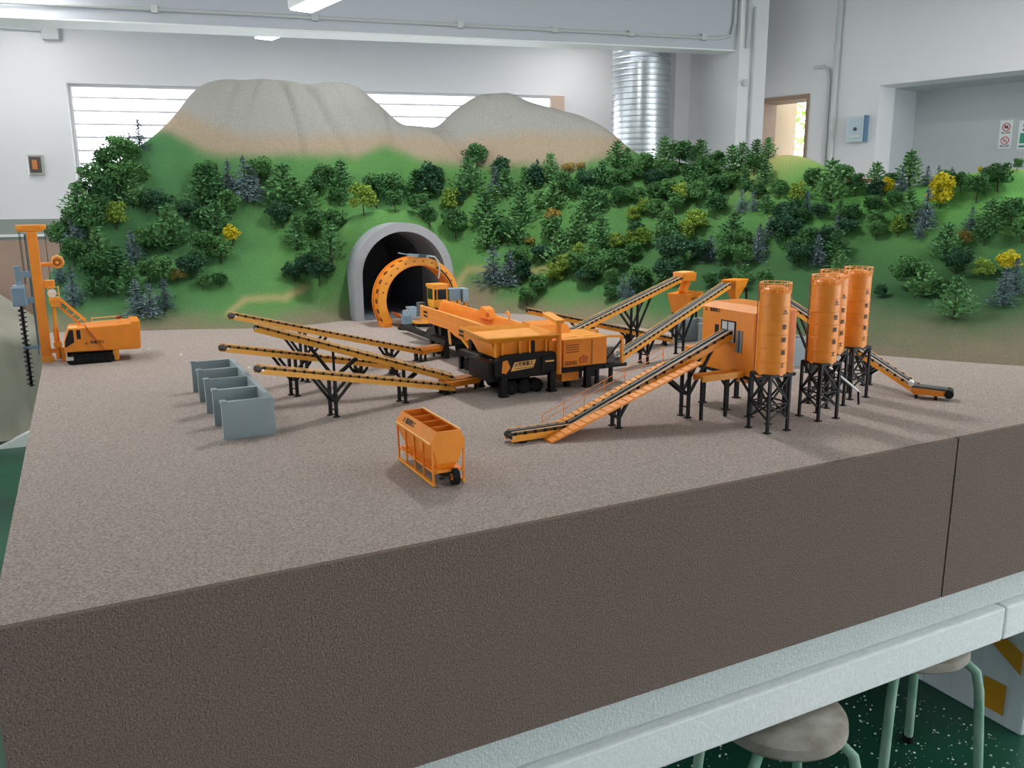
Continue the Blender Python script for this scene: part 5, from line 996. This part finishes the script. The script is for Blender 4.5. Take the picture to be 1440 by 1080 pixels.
for i in range(N_+1):
    a = 2*math.pi*i/14; z = .198-.28*i/N_
    for r, dz in ((.004, 0), (.0135, 0), (.0135, -.002), (.004, -.002)): vs.append((DXU-.002+r*math.cos(a), MV+r*math.sin(a), z+dz))
    if i: 
        p, q = 4*(i-1), 4*i; fs += [(p, p+1, q+1, q), (p+1, p+2, q+2, q+1), (p+2, p+3, q+3, q+2)]
m.add(vs, fs).build('auger_flight', BLACK, au)
rb('auger_guide', BLUEGREY, DXU-.012, MX-.014, MV-.010, MV+.010, .05, .062)
# pulley arm
gm().cyl((MX, MV, .345), (.092, MV, .349), .0075, n=12).build('pulley_arm', ORANGE, t, smooth=True); gm().cyl((.028, MV-.010, .346), (.028, MV+.010, .346), .009, n=14).build('arm_pin', STEEL, t)
pu = gm().cyl((.086, MV-.006, .353), (.086, MV+.006, .353), .021, n=28).build('pulley_wheel', ORANGE, t, smooth=True); gm().cyl((.086, MV-.0075, .353), (.086, MV+.0075, .353), .013, n=20).build('pulley_recess', mat('pulley_shadow', srgb(150, 70, 20), .6), pu); gm().cyl((.086, MV-.009, .353), (.086, MV+.009, .353), .006, n=12).build('pulley_hub', ORANGE2, pu)
gm().prism([(.066, .350), (.070, .372), (.086, .380), (.104, .372), (.110, .352), (.104, .340), (.106, .356), (.100, .368), (.086, .3735), (.073, .366), (.070, .350)], 'y', MV-.008, MV+.008).build('pulley_guard', PALE, t)
# head block, platform, boom and stays behind the mast
rb('winch_block', ORANGE, MX+.016, MX+.052, MV-.014, MV+.014, .262, .292, bevel=.003); gm().cyl((.058, MV-.016, .245), (.058, MV+.016, .245), .014, n=18).build('white_drum', mat('white_plastic', srgb(230, 230, 228), .4), t)
pf = rb('work_platform', ORANGE, .046, .082, MV-.028, MV+.012, .212, .222)
rb('platform_box', ORANGE2, .05, .078, MV-.026, MV+.006, .198, .232)
for (u, v) in ((.048, MV-.026), (.080, MV-.026), (.080, MV+.010), (.048, MV+.010)): gm().bar((u, v, .222), (u, v, .268), .002).build('railing_post', PALE, pf)
for z in (.245, .268):
    gm().bar((.048, MV-.026, z), (.080, MV-.026, z), .002).build('railing', PALE, pf); gm().bar((.080, MV-.026, z), (.080, MV+.010, z), .002).build('railing', PALE, pf)
for v in (MV-.020, MV+.014):
    gm().bar((.078, v, .226), (.155, v, .140), .007).build('boom', ORANGE2, t); gm().bar((.068, v, .205), (.135, v, .130), .005).build('boom_lower_chord', ORANGE, t)
for k in range(4):
    f = (k+.5)/4; gm().bar((.078+.077*f, MV-.020, .226-.086*f), (.068+.067*f, MV+.014, .205-.075*f), .003).build('boom_lacing', PALE, t)
gm().bar((.150, 2.074, .138), (.205, 2.074, .048), .010, .004).build('side_stay', mat('dark_orange', srgb(190, 104, 22), .5), t)
gm().cyl((.056, MV-.006, .008), (.056, MV-.006, .120), .009, n=14).build('hydraulic_cylinder', ORANGE, t, smooth=True); gm().cyl((.056, MV-.006, .120), (.060, MV-.006, .205), .006, n=12).build('piston_rod', ORANGE2, t)
rb('jack_bracket', ORANGE2, .044, .070, MV-.020, MV+.010, .052, .070); rb('bracket', ORANGE, .034, .056, MV-.010, MV+.006, .03, .046)
rb('front_jack', ORANGE, .066, .080, MV-.040, MV-.020, .0, .052); rb('hose_box', STEEL, .080, .104, 2.066, 2.076, .018, .030)
# ================================================================== UNDER AND AROUND THE BOARD
SEAT = mat('dusty_stool_seat', srgb(128, 118, 106), 0.85, col2=srgb(172, 168, 158), scale=16, bump=.3, bscale=60)
LEGP = mat('chipped_green_leg', srgb(150, 178, 160), 0.7, col2=srgb(96, 150, 122), scale=14)
def stool(u, v, label, r=.150, H=.452):
    o = on_board('round_stool', u, v, label, 'stool', group='round stools under the board', h=-ZB)
    MB().lathe([(0.001, H), (r-.012, H), (r, H-.008), (r+.002, H-.03), (r-.004, H-.038), (r-.01, H-.034), (0.001, H-.03)], n=44).build('seat', SEAT, o, smooth=True)
    for k in range(4):
        a = math.radians(28+90*k); d = Vector((math.cos(a), math.sin(a), 0))
        pts = [d*(r*.55)+Vector((0, 0, H-.040)), d*(r*.95)+Vector((0, 0, H-.042)), d*(r*1.12)+Vector((0, 0, H-.06)), d*(r*1.2)+Vector((0, 0, H-.11)), d*(r*1.27)+Vector((0, 0, H*.5)), d*(r*1.38)+Vector((0, 0, .008))]
        lg = MB().tube(pts, .0125, 10).build('leg', LEGP, o, smooth=True); MB().cyl(d*(r*1.38), d*(r*1.38)+Vector((0, 0, .02)), .017, n=12).build('foot_cap', BLACK, lg)
    return o
stool(1.50, .055, 'dusty round stool with seat showing below the white foam slab')
stool(2.06, .15, 'second round stool, in the shade right of the dusty one')
stool(0.35, 0.5, 'round stool under the left end of the board')
stool(0.4, 2.4, 'round stool under the far left of the board'); stool(2.2, 2.6, 'round stool under the middle of the board'); stool(3.6, 0.7, 'round stool under the right end of the board'); stool(3.7, 3.0, 'round stool under the far right corner of the board')
# white foam box with strips of amber tape
o = on_board('foam_box', 2.56, .10, 'white foam box with amber tape under the board at right', 'box', h=-ZB)
FB = mat('foam_box_white', srgb(206, 214, 220), .7, var=.04, scale=10); TAPE = mat('amber_tape', srgb(196, 140, 30), .35, var=.1, scale=14)
MB().box(0, .5, 0, .42, 0, .30).build('box_body', FB, o, bevel=.01); MB().box(-.008, .508, -.008, .428, .30, .345).build('lid', FB, o, bevel=.008)
for k in range(4): MB().box(-.004, .001, .04+k*.1, .05+k*.1, .01, .29).build('side_rib', FB, o)
MB().hexa([(-.0105, .02, .20), (-.0105, .18, .30), (-.0085, .18, .30), (-.0085, .02, .20)], [(-.0105, .02, .27), (-.0105, .18, .348), (-.0085, .18, .348), (-.0085, .02, .27)]).build('tape_strip', TAPE, o)
MB().box(-.0065, -.003, .06, .13, .04, .14).build('tape_strip', TAPE, o); MB().box(-.0065, -.003, .28, .34, .16, .24).build('tape_strip', TAPE, o)
# debris of foam beads on the floor under the board
m = MB(); lr = random.Random(5)
for k in range(900):
    q = B(lr.uniform(1.1, 2.5), lr.uniform(-.05, .55)); s = lr.choice((.0008, .0012, .0018, .0028)); m.box(q.x-s, q.x+s, q.y-s*.6, q.y+s*.6, 0, s)
o = m.build('foam_beads', FOAM); tag(o, 'scatter of white foam beads on the dark floor under the board', 'debris', kind='stuff')
# covered machine at far left with olive tarpaulin
TARP = mat('olive_tarpaulin', srgb(166, 164, 148), 0.75, var=.12, scale=5, bump=.4, bscale=10, bdist=.02)
o = tag(empty('covered_machine', (-4.25, 5.75, 0), bw_rot), 'olive grey tarpaulin draped over a machine beyond the left edge', 'tarpaulin')
m = MB(); NX, NZ = 44, 26; vs = []; lr = random.Random(9)
def tarp(i, k):
    a = 2*math.pi*i/NX; ca, sa = math.cos(a), math.sin(a); e = .35
    sx = math.copysign(abs(ca)**e, ca)*.85; sy = math.copysign(abs(sa)**e, sa)*.42
    z = 1.0*k/NZ; f = 1+.10*(1-z)+.03*math.sin(a*9+z*3)*(1.2-z)+.02*math.sin(a*17)*(1.1-z)
    f *= (1-.35*max(0, z-.7)/.3)
    return (sx*f, sy*f, .04+z*(.98+.05*math.sin(sx*4)+.03*math.sin(sy*7)))
for k in range(NZ+1):
    for i in range(NX): vs.append(tarp(i, k))
fs = [(k*NX+i, k*NX+(i+1) % NX, (k+1)*NX+(i+1) % NX, (k+1)*NX+i) for k in range(NZ) for i in range(NX)]+[tuple(NZ*NX+i for i in range(NX))]
m.add(vs, fs).build('tarpaulin', TARP, o, smooth='all'); MB().box(-.7, .7, -.3, .3, 0.02, .6).build('machine_body', DARK, o)
for sx in (-.6, .6):
    for sy in (-.3, .3): MB().box(sx-.05, sx+.05, sy-.05, sy+.05, 0, .06).build('machine_foot', BLACK, o)
# brown board leaning on the wall behind it
o = MB().hexa([(-.55, -.16, 0), (.55, -.16, 0), (.55, -.14, 0), (-.55, -.14, 0)], [(-.55, -.03, 1.34), (.55, -.03, 1.34), (.55, -.01, 1.34), (-.55, -.01, 1.34)]).build('leaning_board', mat('brown_cardboard', srgb(176, 150, 134), .85, var=.06, scale=5))
o.location = bwp(-5.62, -.02, 0); o.rotation_euler.z = bw_rot; tag(o, 'brown board leaning on the back wall behind the tarpaulin', 'board')
# white foam offcut on the green floor
o = MB().prism([(-.14, 0), (.16, 0), (.16, .10), (.10, .11)], 'y', -.08, .08).build('foam_offcut', FOAM); o.location = (-3.38, 5.55, 0); o.rotation_euler.z = .4; tag(o, 'white wedge of foam lying on the green floor at left', 'offcut')
